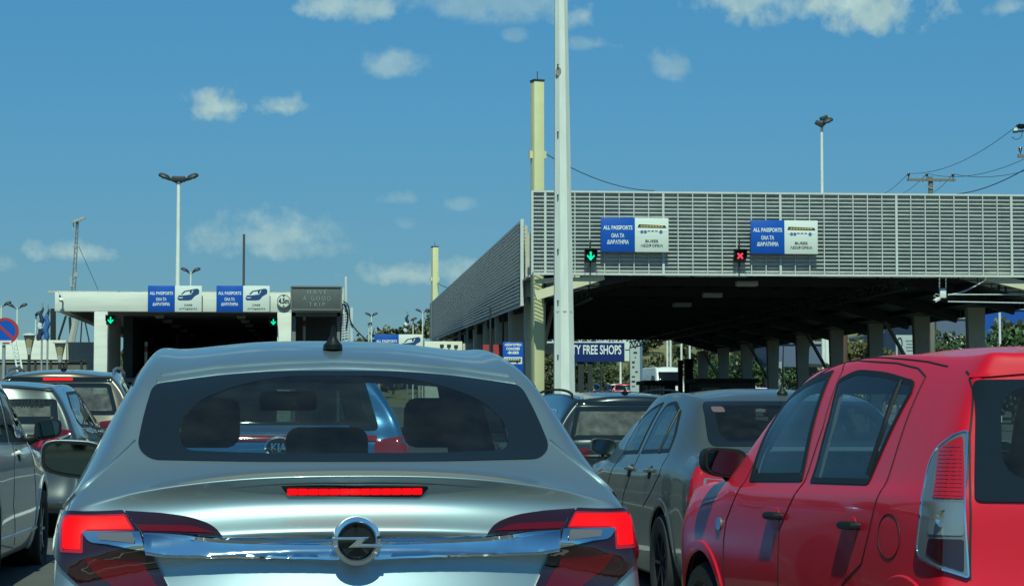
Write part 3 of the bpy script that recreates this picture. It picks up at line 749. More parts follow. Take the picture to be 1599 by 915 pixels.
# ---------------------------------------------------------------- red hatchback on the right
M_RED = mat('red_paint', (.62, .005, .020), .40, coat=.55, coat_rough=.02, spec=.3, var=.04, vscale=3)
def red_car():
    C = Car('hatchback_car', Vector((2.87, 7.05, 0)), 7.4, 'small red hatchback at the right edge with black door handles and clear lower tail lamp')
    tail = [(.60, .44, 1.415), (.70, .40, 1.20), (.765, .37, 1.0), (.80, .35, .88), (.82, .33, .62), (.828, .24, .42), (.76, .26, .22)]
    tc_ = [(.235, 1.462), (.17, 1.22), (.105, 1.01), (.08, .89), (.06, .64), (-.02, .44), (.02, .24)]
    gen(C, 3.62, .832, .60, (1.01, .945), [(.72, 1.475), (1.15, 1.492), (1.6, 1.492), (2.05, 1.465)], (2.35, 3.02, .985), (3.38, .86), tail, tc_, drop=.06, sub=4, nose_z=.74, bowp=2.5,
        creases=[((0, j, 0), (0, j + 1, 0), .5) for j in range(6)] + [((0, j, k), (0, j, k + 1), .3) for j in (0, 6) for k in range(5)])
    px = C.px
    rw = rpoly(px([(1265, 754, .015), (1277, 720), (1296, 650), (1311, 592, .03), (1340, 577, .1), (1385, 581, .1), (1428, 594, .02), (1427, 609, .03), (1366, 733, .05), (1355, 757, .015)], 'left'), .02)
    fw = rpoly(px([(1170, 752, .015), (1179, 720, .05), (1203, 663, .2), (1240, 613, .2), (1274, 588, .1), (1303, 578, .008), (1252, 752, .015)], 'left'), .02)
    for sd in ('left', 'right'):
        f1, g1 = C.window('side_window', rw, sd, G_CLEAR, M_BLACK, ring=.022, hin=.008)
        C.window('side_window', fw, sd, G_CLEAR, M_BLACK, ring=.036, hin=.008)
        C.ribbon('divider', px([(1408, 594), (1381, 668), (1356, 742)], 'left'), sd, M_BLACK, w=.028, h=.006, off=.004, parent=f1)
        seam(C, px([(1131, 915), (1130, 843), (1134, 812), (1144, 786), (1163, 752), (1183, 712), (1214, 652), (1255, 603), (1300, 573), (1322, 566)], 'left'), sd)
        seam(C, px([(1322, 566), (1316, 579), (1285, 668), (1256, 752), (1236, 782), (1217, 827), (1215, 915)], 'left'), sd)
        seam(C, px([(1322, 566), (1340, 563), (1401, 567), (1434, 575), (1446, 588), (1428, 626), (1382, 757), (1358, 827), (1345, 880), (1320, 905), (1300, 940)], 'left'), sd)
        fl = px([(1388 + 17 * math.cos(t), 837 + 35 * math.sin(t)) for t in np.linspace(0, 2 * math.pi, 28, endpoint=False)], 'left')
        if sd == 'left': C.ribbon('fuel_flap', fl, sd, M_SEAM, w=.0045, h=.0015, off=.0008, closed=True)
        h1 = px([(1211, 806), (1330, 821)], 'left')
        for (a, b) in h1: handle(C, sd, a, b, M_BLACK, .165, mat('recess_reflection_red', (.75, .012, .03), .3))  # brighter red in the cup imitates the sunlit reflection there
        q = px([(1124, 817)], 'left')[0]
        C.patch('side_repeater', [(q[0] + .035 * math.cos(t), q[1] + .028 * math.sin(t)) for t in np.linspace(0, 6.283, 20, endpoint=False)], sd, M_LAMPCLEAR, off=.008, thick=.01, grid=.02)
    # tail lamps: outline on the side/rear corner, seen square on from behind
    lo = rpoly(px([(1512, 674, .01), (1492, 681, .04), (1464, 704, .04), (1453, 733, .05), (1443, 802, .1), (1436, 856, .02), (1440, 870, .02), (1475, 889, .1), (1513, 902, .01)], 'cornerleft'), .02)
    L1 = rpoly(px([(1472, 702), (1506, 682), (1507, 780), (1462, 778)], 'cornerleft'), .012); L2 = rpoly(px([(1459, 784), (1506, 786), (1506, 836), (1455, 834)], 'cornerleft'), .012); L3 = rpoly(px([(1456, 840), (1506, 842), (1506, 893), (1472, 880), (1452, 862)], 'cornerleft'), .01)
    for sd in ('cornerleft', 'cornerright'):
        t = C.patch('tail_light', lo, sd, M_LAMPGREY, off=.012, thick=.03, grid=.02)
        r = C.patch('red_lens', L1, sd, M_LAMPRED2, parent=t, off=.016, thick=.004, grid=.02)
        mbn = MB()
        for i in range(13):
            z = min(b for a, b in L1) + .008 + i * .0135
            xs_ = np.linspace(min(a for a, b in L1), max(a for a, b in L1), 60); xs_ = [x for x in xs_ if in_poly([(x, z)], inset(L1, .006))[0]]
            if len(xs_) > 2: C.ribbon('', [(xs_[0], z), (xs_[-1], z)], sd, M_LAMPRED, w=.0025, h=.002, off=.015, mb=mbn)
        mbn.build('lens_ribs', M_LAMPRED, r, fix=False)
        c = C.patch('clear_lens', L2, sd, M_LAMPCLEAR, parent=t, off=.016, thick=.004, grid=.02)
        p, nn = C.proj(*np.mean(np.array(L2), 0), sd); MB().lathe([(.030, -.004), (.026, .006), (.014, .010), (0, .010)], p + nn * .014, 'Y', 20).build('reflector', M_CHROME, c)
        C.patch('lower_lens', L3, sd, M_LAMPSMOKE, parent=t, off=.016, thick=.004, grid=.02)
        C.ribbon('lamp_edge', lo, sd, M_CHROME, w=.009, h=.003, off=.012, closed=True, parent=t)
    # rear window, hatch line
    O = [(-.665, 1.425), (-.715, 1.06), (.715, 1.06), (.665, 1.425)]
    O = px([(1517, 594), (1522, 783)], 'rear'); O = [O[1], (-O[1][0], O[1][1]), (-O[0][0], O[0][1]), O[0]]
    I = px([(1562, 605), (1566, 750)], 'rear'); I = [I[1], (-I[1][0], I[1][1]), (-I[0][0], I[0][1]), I[0]]
    C.window('rear_window', rpoly(O, .025), 'rear', G_REAR, M_GLOSSBLACK, inner=rpoly(I, .10), hin=.012, off=.008)
    hs = px([(1509, 580), (1515, 594), (1514, 680), (1515, 784), (1515, 905)], 'rear')
    for sg in (1, -1): C.ribbon('hatch_gap', [(sg * a, b) for a, b in hs], 'rear', M_SEAM, w=.010, h=.0015, off=.001)
    e = px([(1516, 588)], 'rear')[0]
    C.ribbon('roof_edge', [(e[0] + (-e[0] * 2) * t, e[1] + .035 * (1 - (2 * t - 1) ** 2)) for t in np.linspace(0, 1, 30)], 'rear', M_RED, w=.02, h=.006, off=.002)
    rs = px([(1245, 601), (1300, 577), (1340, 563), (1420, 567), (1470, 578), (1503, 590)], 'left')
    C.ribbon('roof_gap', px([(1205, 640), (1245, 600), (1300, 571), (1330, 561), (1400, 560), (1450, 565), (1480, 572)], 'top'), 'top', M_SEAM, w=.008, h=.0015, off=.001)
    C.window('windscreen', rpoly([(-.64, 1.03), (.64, 1.03), (.54, 1.37), (-.54, 1.37)], .06), 'front', G_CLEAR, M_BLACK, ring=.04)
    mp_ = C.Mi @ W(1127, 722, 9.75)
    for sd, sg in (('left', -1), ('right', 1)): C.mirror(sd, (sg * abs(mp_.x), mp_.y, mp_.z), (.20, .13, .142), M_BLACK, M_MIRRORDARK, foot=(sg * .765, mp_.y - .02, mp_.z - .055))
    C.wheels(.60, 3.02, .285, .73, M_RED)
    for sg in (-1, 1): C.seat(sg * .34, 1.72, .45, .48, h=.62)
    C.seat(0, .72, .5, 1.2, h=.5, lean=.3, head=False)
    MB().box((0, 2.75, .83), (1.3, .5, .2)).build('dashboard', M_DARK, C.root, bevel=.06)
    mbw = MB(); cw = Vector((-.34, 2.38, .90)); rot = Matrix.Rotation(-.45, 3, 'X')
    mbw.tube([cw + rot @ Vector((.18 * math.cos(t), 0, .18 * math.sin(t))) for t in np.linspace(0, 2 * math.pi, 25)], .014, 8, False)
    mbw.bar(cw + rot @ Vector((-.17, 0, 0)), cw + rot @ Vector((.17, 0, 0)), .05, .02)
    mbw.build('steering_wheel', M_BLACK, C.root)
    C.finish(M_RED, M_LINING); return C
M_LAMPGREY = mat('lamp_grey_housing', (.16, .17, .18), .15, metal=.3, coat=1)
RED = red_car()
# ---------------------------------------------------------------- dark grey saloon ahead of the red one
M_GREY = mat('graphite_paint', (.115, .125, .115), .38, metal=.55, coat=.6, coat_rough=.05, var=.04, vscale=3)
def grey_car():
    C = Car('saloon_car', Vector((3.03, 13.2, -.02)), 3.2, 'graphite grey saloon between the silver and red cars with split red and white tail lamp')
    tail = [(.80, .16, 1.0), (.83, .14, .95), (.85, .12, .90), (.862, .11, .83), (.87, .09, .66), (.872, .04, .45), (.80, .1, .22)]
    tc_ = [(.05, 1.03), (.055, .97), (.06, .91), (.05, .85), (.04, .68), (-.03, .47), (.02, .24)]
    mids = [dict(c=(.42, 1.055), k=[(.735, .50, 1.035), (.79, .52, 1.0), (.835, .55, .955), (.868, .55, .87), (.878, .55, .62), (.865, .55, .4), (.80, .55, .21)]),
            dict(c=(.78, 1.235), k=[(.65, .84, 1.195), (.755, .85, 1.08), (.84, .86, .965), (.872, .86, .87), (.882, .86, .62), (.868, .86, .4), (.80, .86, .21)]),
            dict(c=(1.10, 1.385), k=[(.60, 1.15, 1.335), (.735, 1.15, 1.15), (.84, 1.15, .965), (.874, 1.15, .87), (.884, 1.15, .62), (.87, 1.15, .4), (.80, 1.15, .21)])]
    gen(C, 4.57, .885, .585, (.965, .93), [(1.6, 1.445), (2.1, 1.46), (2.55, 1.445)], (2.85, 3.5, .98), (4.1, .88), tail, tc_, mids=mids, creases=[((0, j, 0), (0, j + 1, 0), .6) for j in range(6)])
    px = C.px
    fw = rpoly(px([(973, 709, .01), (984, 683, .1), (1004, 652, .2), (1022, 635, .1), (1038, 627, .02), (996, 708, .01)], 'left'), .02)
    rw = rpoly(px([(1001, 708, .01), (1015, 678), (1030, 648), (1043, 630, .04), (1057, 626, .05), (1064, 642, .04), (1056, 678, .05), (1045, 706, .03)], 'left'), .02)
    for sd in ('left', 'right'):
        C.window('side_window', fw, sd, G_DARK, M_BLACK, ring=.025, hin=.008)
        f, g = C.window('side_window', rw, sd, G_DARK, M_BLACK, ring=.025, hin=.008)
        C.ribbon('divider', px([(1062, 640), (1044, 675), (1029, 707)], 'left'), sd, M_BLACK, w=.035, h=.006, off=.004, parent=f)
        seam(C, px([(1000, 706), (985, 740), (974, 770), (970, 800)], 'left'), sd)
        seam(C, px([(1045, 708), (1030, 740), (1018, 765), (1004, 790)], 'left'), sd)
        seam(C, px([(972, 708), (955, 735), (948, 760), (946, 790)], 'left'), sd)
        for q in px([(984, 732), (1015, 735)], 'left'): handle(C, sd, q[0], q[1], M_GREY, .17)
    O = px([(1093, 627), (1108, 697)], 'rear'); O = [O[1], (-O[1][0], O[1][1]), (-O[0][0], O[0][1]), O[0]]
    I = px([(1112, 634), (1127, 690)], 'rear'); I = [I[1], (-I[1][0], I[1][1]), (-I[0][0], I[0][1]), I[0]]
    C.window('rear_window', rpoly(O, .05), 'rear', G_REAR, M_GLOSSBLACK, inner=rpoly(I, .08), hin=.02)
    lo = rpoly(px([(1089, 727, .02), (1080, 748), (1074, 784, .01), (1112, 787), (1148, 787, .01), (1148, 745, .02), (1110, 738)], 'rear'), .015)
    wl = rpoly(px([(1098, 746, .02), (1147, 750), (1147, 769), (1097, 765)], 'rear'), .01)
    rl = rpoly(px([(1102, 748), (1147, 751), (1147, 759), (1101, 757)], 'rear'), .006)
    A = lr(C, 'tail_light', lo, M_LAMPRED2, off=.010, thick=.03, grid=.025)
    for o, par in zip((wl, mir(wl)), A): C.patch('white_lens', o, 'rear', M_LAMPCLEAR, par, off=.013, thick=.003, grid=.025)
    for o, par in zip((rl, mir(rl)), A): C.patch('red_strip', o, 'rear', M_LAMPRED2, par, off=.016, thick=.003, grid=.025)
    for pts in ([(1062, 797), (1090, 800), (1160, 805)], [(1064, 806), (1095, 809), (1165, 814)]): seam(C, px(pts, 'rear'), 'rear')
    C.ribbon('bumper_strip', px([(1045, 815), (1075, 820), (1110, 824), (1165, 829)], 'rear'), 'rear', M_BLACK, w=.045, h=.012, off=.002)
    q = px([(1121, 640)], 'rear')[0]; C.patch('sticker', rpoly([(q[0] - .04, q[1] - .018), (q[0] + .04, q[1] - .018), (q[0] + .04, q[1] + .018), (q[0] - .04, q[1] + .018)], .015), 'rear', mat('sticker_white', (.14, .09, .09), .4), off=.006, grid=.02)
    C.antenna(1.22, M_BLACK, h=.07, rod=.32)
    C.window('windscreen', rpoly([(-.68, 1.03), (.68, 1.03), (.55, 1.37), (-.55, 1.37)], .06), 'front', G_DARK, M_BLACK, ring=.04)
    mp_ = C.Mi @ W(941, 697, 16.6)
    for sd, sg in (('left', -1), ('right', 1)): C.mirror(sd, (sg * abs(mp_.x), mp_.y, mp_.z), (.19, .12, .13), M_GREY, M_MIRRORDARK, foot=(sg * .83, mp_.y + .02, mp_.z - .04))
    C.ribbon('deck_edge', [(x, 1.032 - .02 * (x / .7) ** 2) for x in np.linspace(-.7, .7, 20)], 'rear', M_GREY, w=.02, h=.006, off=.002)
    C.wheels(1.0, 3.6, .315, .79, M_GREY, rimc=M_DARK)
    for sg in (-1, 1): C.seat(sg * .36, 2.1, .46, .5); 
    C.seat(0, 1.1, .5, 1.25, h=.5, lean=.35, head=False)
    MB().box((0, 3.2, .82), (1.35, .5, .2)).build('dashboard', M_DARK, C.root, bevel=.06)
    C.finish(M_GREY, M_LINING); return C
grey_car()
# ---------------------------------------------------------------- dark estate ahead of the saloon
def suv_tail(hw, xr, zr, y0=.3):
    return ([(xr, y0 + .06, zr - .06), (hw - .10, y0 - .06, zr - .30), (hw - .055, y0 - .16, 1.02), (hw - .02, y0 - .20, .90), (hw, y0 - .22, .64), (hw, y0 - .27, .44), (hw - .07, y0 - .2, .22)],
            [(y0 - .06, zr), (y0 - .13, zr - .28), (y0 - .22, 1.03), (y0 - .24, .91), (y0 - .25, .66), (y0 - .32, .45), (y0 - .28, .24)])
M_CHARCOAL = mat('charcoal_paint', (.018, .024, .026), .3, metal=.3, coat=1)
def black_car():
    C = Car('estate_car', Vector((3.14, 22.75, 0)), 5.0, 'charcoal estate car with roof rails in front of the graphite saloon')
    t, c = suv_tail(.90, .62, 1.47)
    gen(C, 4.5, .90, .63, (.99, .96), [(.75, 1.525), (1.4, 1.55), (2.1, 1.545), (2.6, 1.51)], (2.9, 3.6, 1.02), (4.1, .92), t, c, creases=[((0, j, 0), (0, j + 1, 0), .6) for j in range(6)])
    px = C.px
    O = rpoly([(-.60, 1.37, .05), (-.70, 1.02, .05), (.70, 1.02, .05), (.60, 1.37, .05)], .05)
    C.window('rear_window', O, 'rear', G_DIRTY, M_GLOSSBLACK, ring=.05)
    sp = rpoly([(-.62, 1.385), (.62, 1.385), (.60, 1.425), (-.60, 1.425)], .015)
    C.patch('spoiler_band', sp, 'rear', M_GLOSSBLACK, off=.006, thick=.01)
    lo = rpoly([(-.88, .80), (-.50, .83), (-.50, .93), (-.84, .96)], .03)
    A = lr(C, 'tail_light', lo, M_LAMPRED, off=.01, thick=.02)
    C.ribbon('chrome_strip', [(-.75, .86), (.75, .86)], 'rear', M_CHROME, w=.02, h=.008, off=.012)
    o1 = rpoly([(.55, 1.05, .03), (1.15, 1.05, .02), (1.15, 1.36, .05), (.72, 1.34, .08)], .03); o2 = rpoly([(1.2, 1.05), (2.0, 1.05), (2.0, 1.41, .05), (1.2, 1.38)], .03); o3 = rpoly([(2.05, 1.05), (3.2, 1.05), (2.75, 1.35, .1), (2.1, 1.41)], .03)
    for sd in ('left', 'right'):
        for o in (o1, o2, o3): C.window('side_window', o, sd, G_DARK, M_CHROME, ring=.02)
        sg = -1 if sd == 'left' else 1; r = [C.proj(sg * .60, y, 'top') for y in np.linspace(.5, 2.5, 12)]
        MB().tube([r[0][0]] + [p + Vector((0, 0, .045)) for p, n in r] + [r[-1][0]], .014, 8).build('roof_rail', M_BLACK, C.root)
    C.antenna(.62, M_BLACK, h=.06)
    C.window('windscreen', rpoly([(-.68, 1.07), (.68, 1.07), (.56, 1.42), (-.56, 1.42)], .06), 'front', G_DARK, M_BLACK, ring=.04)
    for sd, sg in (('left', -1), ('right', 1)): C.mirror(sd, (sg * 1.0, 3.0, 1.05), (.2, .12, .14), M_CHARCOAL, M_MIRRORDARK, foot=(sg * .86, 3.0, 1.0))
    C.wheels(.95, 3.55, .335, .80, M_CHARCOAL)
    for sg in (-1, 1): C.seat(sg * .36, 2.1, .5, .5)
    C.finish(M_CHARCOAL, M_LINING); return C
black_car()
# ---------------------------------------------------------------- grey hatchback on the left
M_STEEL = mat('steel_grey_paint', (.075, .085, .085), .3, metal=.6, coat=1)
def steel_car():
    C = Car('hatchback_car', Vector((-3.28, 20.8, .11)), .6, 'steel grey hatchback at the left with finger writing in the dust of its rear window')
    t = [(.60, .46, 1.40), (.735, .32, 1.19), (.81, .22, 1.02), (.85, .18, .92), (.895, .16, .64), (.895, .1, .44), (.82, .15, .22)]
    c = [(.36, 1.445), (.24, 1.22), (.12, 1.03), (.06, .93), (.02, .68), (-.02, .45), (.02, .24)]
    gen(C, 4.3, .895, .60, (1.0, .95), [(.8, 1.475), (1.3, 1.50), (1.9, 1.50), (2.4, 1.47)], (2.75, 3.4, .98), (3.9, .88), t, c, creases=[((0, j, 0), (0, j + 1, 0), .6) for j in range(6)])
    px = C.px
    O = px([(89, 623), (92, 662)], 'rear'); O = [O[1], (-O[1][0], O[1][1]), (-O[0][0], O[0][1]), O[0]]
    f, g = C.window('rear_window', rpoly(O, .04), 'rear', G_DIRTY, M_GLOSSBLACK, ring=.07)
    q = px([(46, 630)], 'rear')[0]; C.decal('finger_writing', text_geo('Mil&B', .12, .0), 'rear', mat('dust_writing', (.008, .010, .010), .9), q, off=.006, parent=g)
    lo = rpoly(px([(44, 690), (56, 702), (71, 701), (88, 687), (113, 676), (108, 672), (96, 671), (79, 676)], 'rear'), .02)
    A = lr(C, 'tail_light', lo, M_LAMPRED, off=.01, thick=.02, grid=.025)
    for k in range(3):
        o = rpoly(px([(58 + k * 12, 699 - k * 4), (64 + k * 12, 697 - k * 4.5), (70 + k * 13, 680 - k * 2.6), (65 + k * 13, 680.5 - k * 2.4)], 'rear'), .012)
        for oo, par in zip((o, mir(o)), A): C.patch('claw_lens', oo, 'rear', M_LAMPRED2, par, off=.014, thick=.003, grid=.02)
    cl = rpoly(px([(90, 684), (112, 677), (108, 681), (94, 687)], 'rear'), .01)
    for oo, par in zip((cl, mir(cl)), A): C.patch('clear_lens', oo, 'rear', M_LAMPCLEAR, par, off=.014, thick=.003, grid=.02)
    rw = rpoly(px([(103, 612, .05), (118, 610, .08), (127, 636), (142, 667, .02), (128, 667, .05), (120, 657), (111, 637)], 'right'), .03)
    fw = rpoly(px([(121, 611, .06), (133, 618, .2), (149, 640, .3), (160, 667, .02), (157, 672, .02), (144, 668, .02), (130, 637)], 'right'), .03)
    for sd in ('left', 'right'):
        for o in (rw, fw): C.window('side_window', o, sd, G_DARK, M_BLACK, ring=.03, hin=.008)
    C.window('windscreen', rpoly([(-.66, 1.03), (.66, 1.03), (.56, 1.38), (-.56, 1.38)], .06), 'front', G_DARK, M_BLACK, ring=.04)
    for sd, sg in (('left', -1), ('right', 1)): C.mirror(sd, (sg * .98, 2.95, 1.02), (.2, .12, .13), M_STEEL, M_MIRRORDARK, foot=(sg * .85, 2.95, .98))
    C.ribbon('roof_edge', [(x, 1.43 - .04 * (x / .6) ** 2) for x in np.linspace(-.58, .58, 20)], 'rear', M_STEEL, w=.03, h=.012, off=.002)
    C.wheels(.85, 3.47, .32, .80, M_STEEL)
    for sg in (-1, 1): C.seat(sg * .36, 1.95, .5, .5)
    C.finish(M_STEEL, M_LINING); return C
steel_car()
# ---------------------------------------------------------------- tan SUV ahead of it
M_TAN = mat('taupe_paint', (.135, .115, .085), .3, metal=.5, coat=1)
def tan_car():
    C = Car('suv_car', Vector((-3.22, 25.6, .19)), 1.9, 'taupe SUV with silver roof rails and a lit red light under its roof spoiler')
    t, c = suv_tail(.90, .635, 1.585, .30)
    gen(C, 4.5, .90, .64, (1.06, 1.03), [(.8, 1.63), (1.4, 1.655), (2.1, 1.65), (2.6, 1.61)], (2.9, 3.6, 1.08), (4.1, .98), t, c, creases=[((0, j, 0), (0, j + 1, 0), .6) for j in range(6)])
    px = C.px
    C.window('rear_window', rpoly([(-.60, 1.47, .05), (-.70, 1.10, .08), (.70, 1.10, .08), (.60, 1.47, .05)], .05), 'rear', G_DIRTY, M_GLOSSBLACK, ring=.05)
    C.patch('spoiler_band', rpoly([(-.62, 1.485), (.62, 1.485), (.615, 1.54), (-.615, 1.54)], .02), 'rear', M_GLOSSBLACK, off=.006, thick=.01)
    C.patch('brake_light', rpoly([(-.17, 1.50), (.17, 1.50), (.17, 1.53), (-.17, 1.53)], .01), 'rear', M_LAMPLIT, off=.010, thick=.01)
    lr(C, 'tail_light', rpoly([(-.86, .98), (-.5, .95), (-.48, 1.02), (-.80, 1.06)], .03), M_LAMPRED, off=.01, thick=.02)
    C.ribbon('plate_trim', [(-.5, .86), (.5, .86)], 'rear', M_GLOSSBLACK, w=.09, h=.01, off=.002)
    o1 = rpoly([(.62, 1.12, .03), (1.2, 1.12, .02), (1.2, 1.45, .05), (.80, 1.43, .08)], .03); o2 = rpoly([(1.25, 1.12), (2.05, 1.12), (2.05, 1.5, .05), (1.25, 1.47)], .03); o3 = rpoly([(2.1, 1.12), (3.25, 1.12), (2.75, 1.42, .1), (2.15, 1.5)], .03)
    for sd in ('left', 'right'):
        for o in (o1, o2, o3): C.window('side_window', o, sd, G_DARK, M_CHROME, ring=.02)
        sg = -1 if sd == 'left' else 1; r = [C.proj(sg * .615, y, 'top') for y in np.linspace(.55, 2.5, 12)]
        MB().tube([r[0][0]] + [p + Vector((0, 0, .05)) for p, n in r] + [r[-1][0]], .018, 8).build('roof_rail', mat('rail_silver', (.3, .3, .3), .3, metal=.9), C.root)
    C.antenna(.95, M_BLACK, h=.07)
    C.window('windscreen', rpoly([(-.68, 1.13), (.68, 1.13), (.58, 1.50), (-.58, 1.50)], .06), 'front', G_DARK, M_BLACK, ring=.04)
    for sd, sg in (('left', -1), ('right', 1)): C.mirror(sd, (sg * 1.0, 3.0, 1.12), (.2, .12, .14), M_TAN, M_MIRRORDARK, foot=(sg * .86, 3.0, 1.06))
    C.wheels(.95, 3.55, .345, .80, M_TAN)
    for sg in (-1, 1): C.seat(sg * .36, 2.1, .55, .5)
    C.finish(M_TAN, M_LINING); return C
tan_car()
# ---------------------------------------------------------------- white car at the left edge
M_WHITE = mat('white_paint', (.74, .75, .71), .28, coat=1)
def white_car():
    C = Car('hatchback_car', Vector((-3.18, 14.2, .03)), .6, 'white car cut by the left edge with its right mirror and front wheel showing')
    t, c = suv_tail(.90, .60, 1.46, .30)
    gen(C, 4.4, .90, .70, (1.02, .98), [(.7, 1.52), (1.3, 1.56), (1.9, 1.56), (2.35, 1.53)], (2.7, 3.45, 1.0), (3.95, .92), t, c)
    px = C.px
    o2 = rpoly([(.95, 1.04), (1.85, 1.03), (1.85, 1.44, .05), (1.1, 1.40, .08)], .03); o3 = rpoly([(1.92, 1.03), (3.22, 1.02), (2.7, 1.37, .12), (1.97, 1.44)], .03)
    for sd in ('left', 'right'):
        for o in (o2, o3): C.window('side_window', o, sd, G_DARK, M_BLACK, ring=.03)
        seam(C, px([(20, 676), (22, 725), (21, 790), (22, 850)], 'right'), sd)
        seam(C, px([(38, 684), (52, 720), (56, 770), (53, 830)], 'right'), sd)
        for q in px([(28, 708)], 'right'): handle(C, sd, q[0], q[1], M_WHITE, .2, M_DARK)
        C.ribbon('sill_line', [(1.0, .36), (3.3, .36)], sd, M_WHITE, w=.03, h=.012, off=.001)
    C.window('rear_window', rpoly([(-.58, 1.36), (-.68, 1.05), (.68, 1.05), (.58, 1.36)], .05), 'rear', G_DARK, M_GLOSSBLACK, ring=.05)
    lr(C, 'tail_light', rpoly([(-.86, .82), (-.5, .84), (-.5, .95), (-.82, .98)], .03), M_LAMPRED, off=.01, thick=.02)
    C.window('windscreen', rpoly([(-.68, 1.04), (.68, 1.04), (.56, 1.40), (-.56, 1.40)], .06), 'front', G_DARK, M_BLACK, ring=.04)
    mp_ = C.Mi @ W(56, 670, 17.15)
    for sd, sg in (('left', -1), ('right', 1)): C.mirror(sd, (sg * 1.0, mp_.y, mp_.z), (.20, .13, .165), M_BLACK, M_MIRRORDARK, foot=(sg * .85, mp_.y + .02, mp_.z - .08))
    C.wheels(.85, 3.55, .33, .80, M_WHITE)
    for sg in (-1, 1): C.seat(sg * .36, 1.9, .5, .5)
    C.finish(M_WHITE, M_LINING); return C
white_car()
# ---------------------------------------------------------------- blue car ahead of the silver one, white saloon beyond the red one
M_BLUE = mat('blue_paint', (.02, .17, .42), .3, metal=.3, coat=1)
def plain_car(name, loc, yaw, label, paint, sub=3, badge=None, **kw):
    C = Car(name, loc, yaw, label, **kw); t, c = suv_tail(.84, .57, 1.46, .28)
    gen(C, 3.9, .84, .58, (1.0, .95), [(.7, 1.49), (1.2, 1.51), (1.7, 1.505), (2.1, 1.46)], (2.4, 3.0, .98), (3.55, .87), t, c, sub=sub)
    f, g = C.window('rear_window', rpoly([(-.54, 1.38), (-.64, 1.06), (.64, 1.06), (.54, 1.38)], .05), 'rear', G_DARK, M_GLOSSBLACK, ring=.05)
    lr(C, 'tail_light', rpoly([(-.83, .84), (-.60, .84), (-.60, 1.0), (-.80, 1.03)], .03), M_LAMPRED2, off=.01, thick=.02)
    o2 = rpoly([(.7, 1.04), (1.6, 1.02), (1.6, 1.38, .05), (.85, 1.35, .08)], .03); o3 = rpoly([(1.66, 1.02), (2.8, 1.0), (2.3, 1.32, .12), (1.7, 1.38)], .03)
    for sd in ('left', 'right'):
        for o in (o2, o3): C.window('side_window', o, sd, G_DARK, M_BLACK, ring=.03)
    C.window('windscreen', rpoly([(-.62, 1.03), (.62, 1.03), (.52, 1.38), (-.52, 1.38)], .06), 'front', G_DARK, M_BLACK, ring=.04)
    if badge:
        z0 = .965; ov = [(.085 * math.cos(t) + badge[1], z0 + .052 * math.sin(t)) for t in np.linspace(0, 2 * math.pi, 40, endpoint=False)]
        b = C.patch('badge', ov, 'rear', M_GLOSSBLACK, off=.010, thick=.01, grid=.02); C.ribbon('badge_ring', ov, 'rear', M_CHROME, w=.018, h=.006, off=.010, closed=True, parent=b, step=.012)
        C.decal('badge_letters', text_geo(badge[0], .062, .002), 'rear', M_CHROME, (badge[1], z0), off=.0135, parent=b)
        C.patch('chrome_strip', rpoly([(-.45, 1.045), (.45, 1.045), (.45, 1.085), (-.45, 1.085)], .01), 'rear', M_CHROME, off=.012, thick=.01)
        C.patch('red_strip', rpoly([(-.62, 1.0), (.62, 1.0), (.62, 1.03), (-.62, 1.03)], .01), 'rear', M_LAMPRED2, off=.010, thick=.01)
    for sd, sg in (('left', -1), ('right', 1)): C.mirror(sd, (sg * .94, 2.6, 1.02), (.18, .12, .13), paint, M_MIRRORDARK, foot=(sg * .8, 2.6, .98))
    C.wheels(.75, 3.2, .30, .74, paint)
    C.finish(paint, M_LINING); return C
KIA = plain_car('hatchback_car', Vector((-.36, 13.6, .0)), 2.5, 'blue hatchback seen through the windows of the silver car', M_BLUE, badge=('KIA', 0.01)); KIA.root.scale = (1.0, 1.05, 1.085)
plain_car('saloon_car', Vector((5.6, 12.2, 0)), 3.0, 'pale car standing beyond the red hatchback, seen through its windows', mat('pale_silver_paint', (.5, .52, .52), .3, metal=.4, coat=1))
# ================================================================ structures
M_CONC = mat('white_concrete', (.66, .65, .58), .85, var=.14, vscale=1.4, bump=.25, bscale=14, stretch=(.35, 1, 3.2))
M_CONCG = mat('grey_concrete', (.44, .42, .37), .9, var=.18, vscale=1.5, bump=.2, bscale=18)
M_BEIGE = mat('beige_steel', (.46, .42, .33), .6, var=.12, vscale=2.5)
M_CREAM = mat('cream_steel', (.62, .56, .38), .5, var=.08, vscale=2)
M_YELLOW = mat('pale_yellow_paint', (.60, .56, .31), .45, var=.07, vscale=2.5)
M_SLAT = mat('grey_slats', (.58, .58, .53), .55, var=.24, vscale=1.6, stretch=(1, 1, 3))
M_FRAME = mat('pale_grey_frame', (.54, .55, .53), .5, var=.1, vscale=2)
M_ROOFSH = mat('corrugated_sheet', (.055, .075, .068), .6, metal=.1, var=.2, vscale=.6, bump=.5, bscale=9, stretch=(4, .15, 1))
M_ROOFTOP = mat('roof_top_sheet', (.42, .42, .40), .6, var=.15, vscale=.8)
M_STEELD = mat('dark_steel', (.022, .026, .026), .6)
M_WHITEP = mat('white_pole_paint', (.66, .67, .62), .5, var=.13, vscale=3, stretch=(2.5, 2.5, .5))
M_SIGNB = mat('sign_blue', (.004, .075, .40), .35)
M_SIGNW = mat('sign_white', (.66, .69, .64), .35)
M_TXTW = mat('sign_text_white', (.72, .74, .70), .5)
M_TXTD = mat('sign_text_dark', (.035, .04, .04), .5)
M_TXTB = mat('sign_picture_blue', (.012, .05, .17), .5)
M_GALV = mat('galvanised', (.42, .44, .44), .45, metal=.5, var=.08)
M_PLAST = mat('white_plastic', (.70, .70, .66), .4)
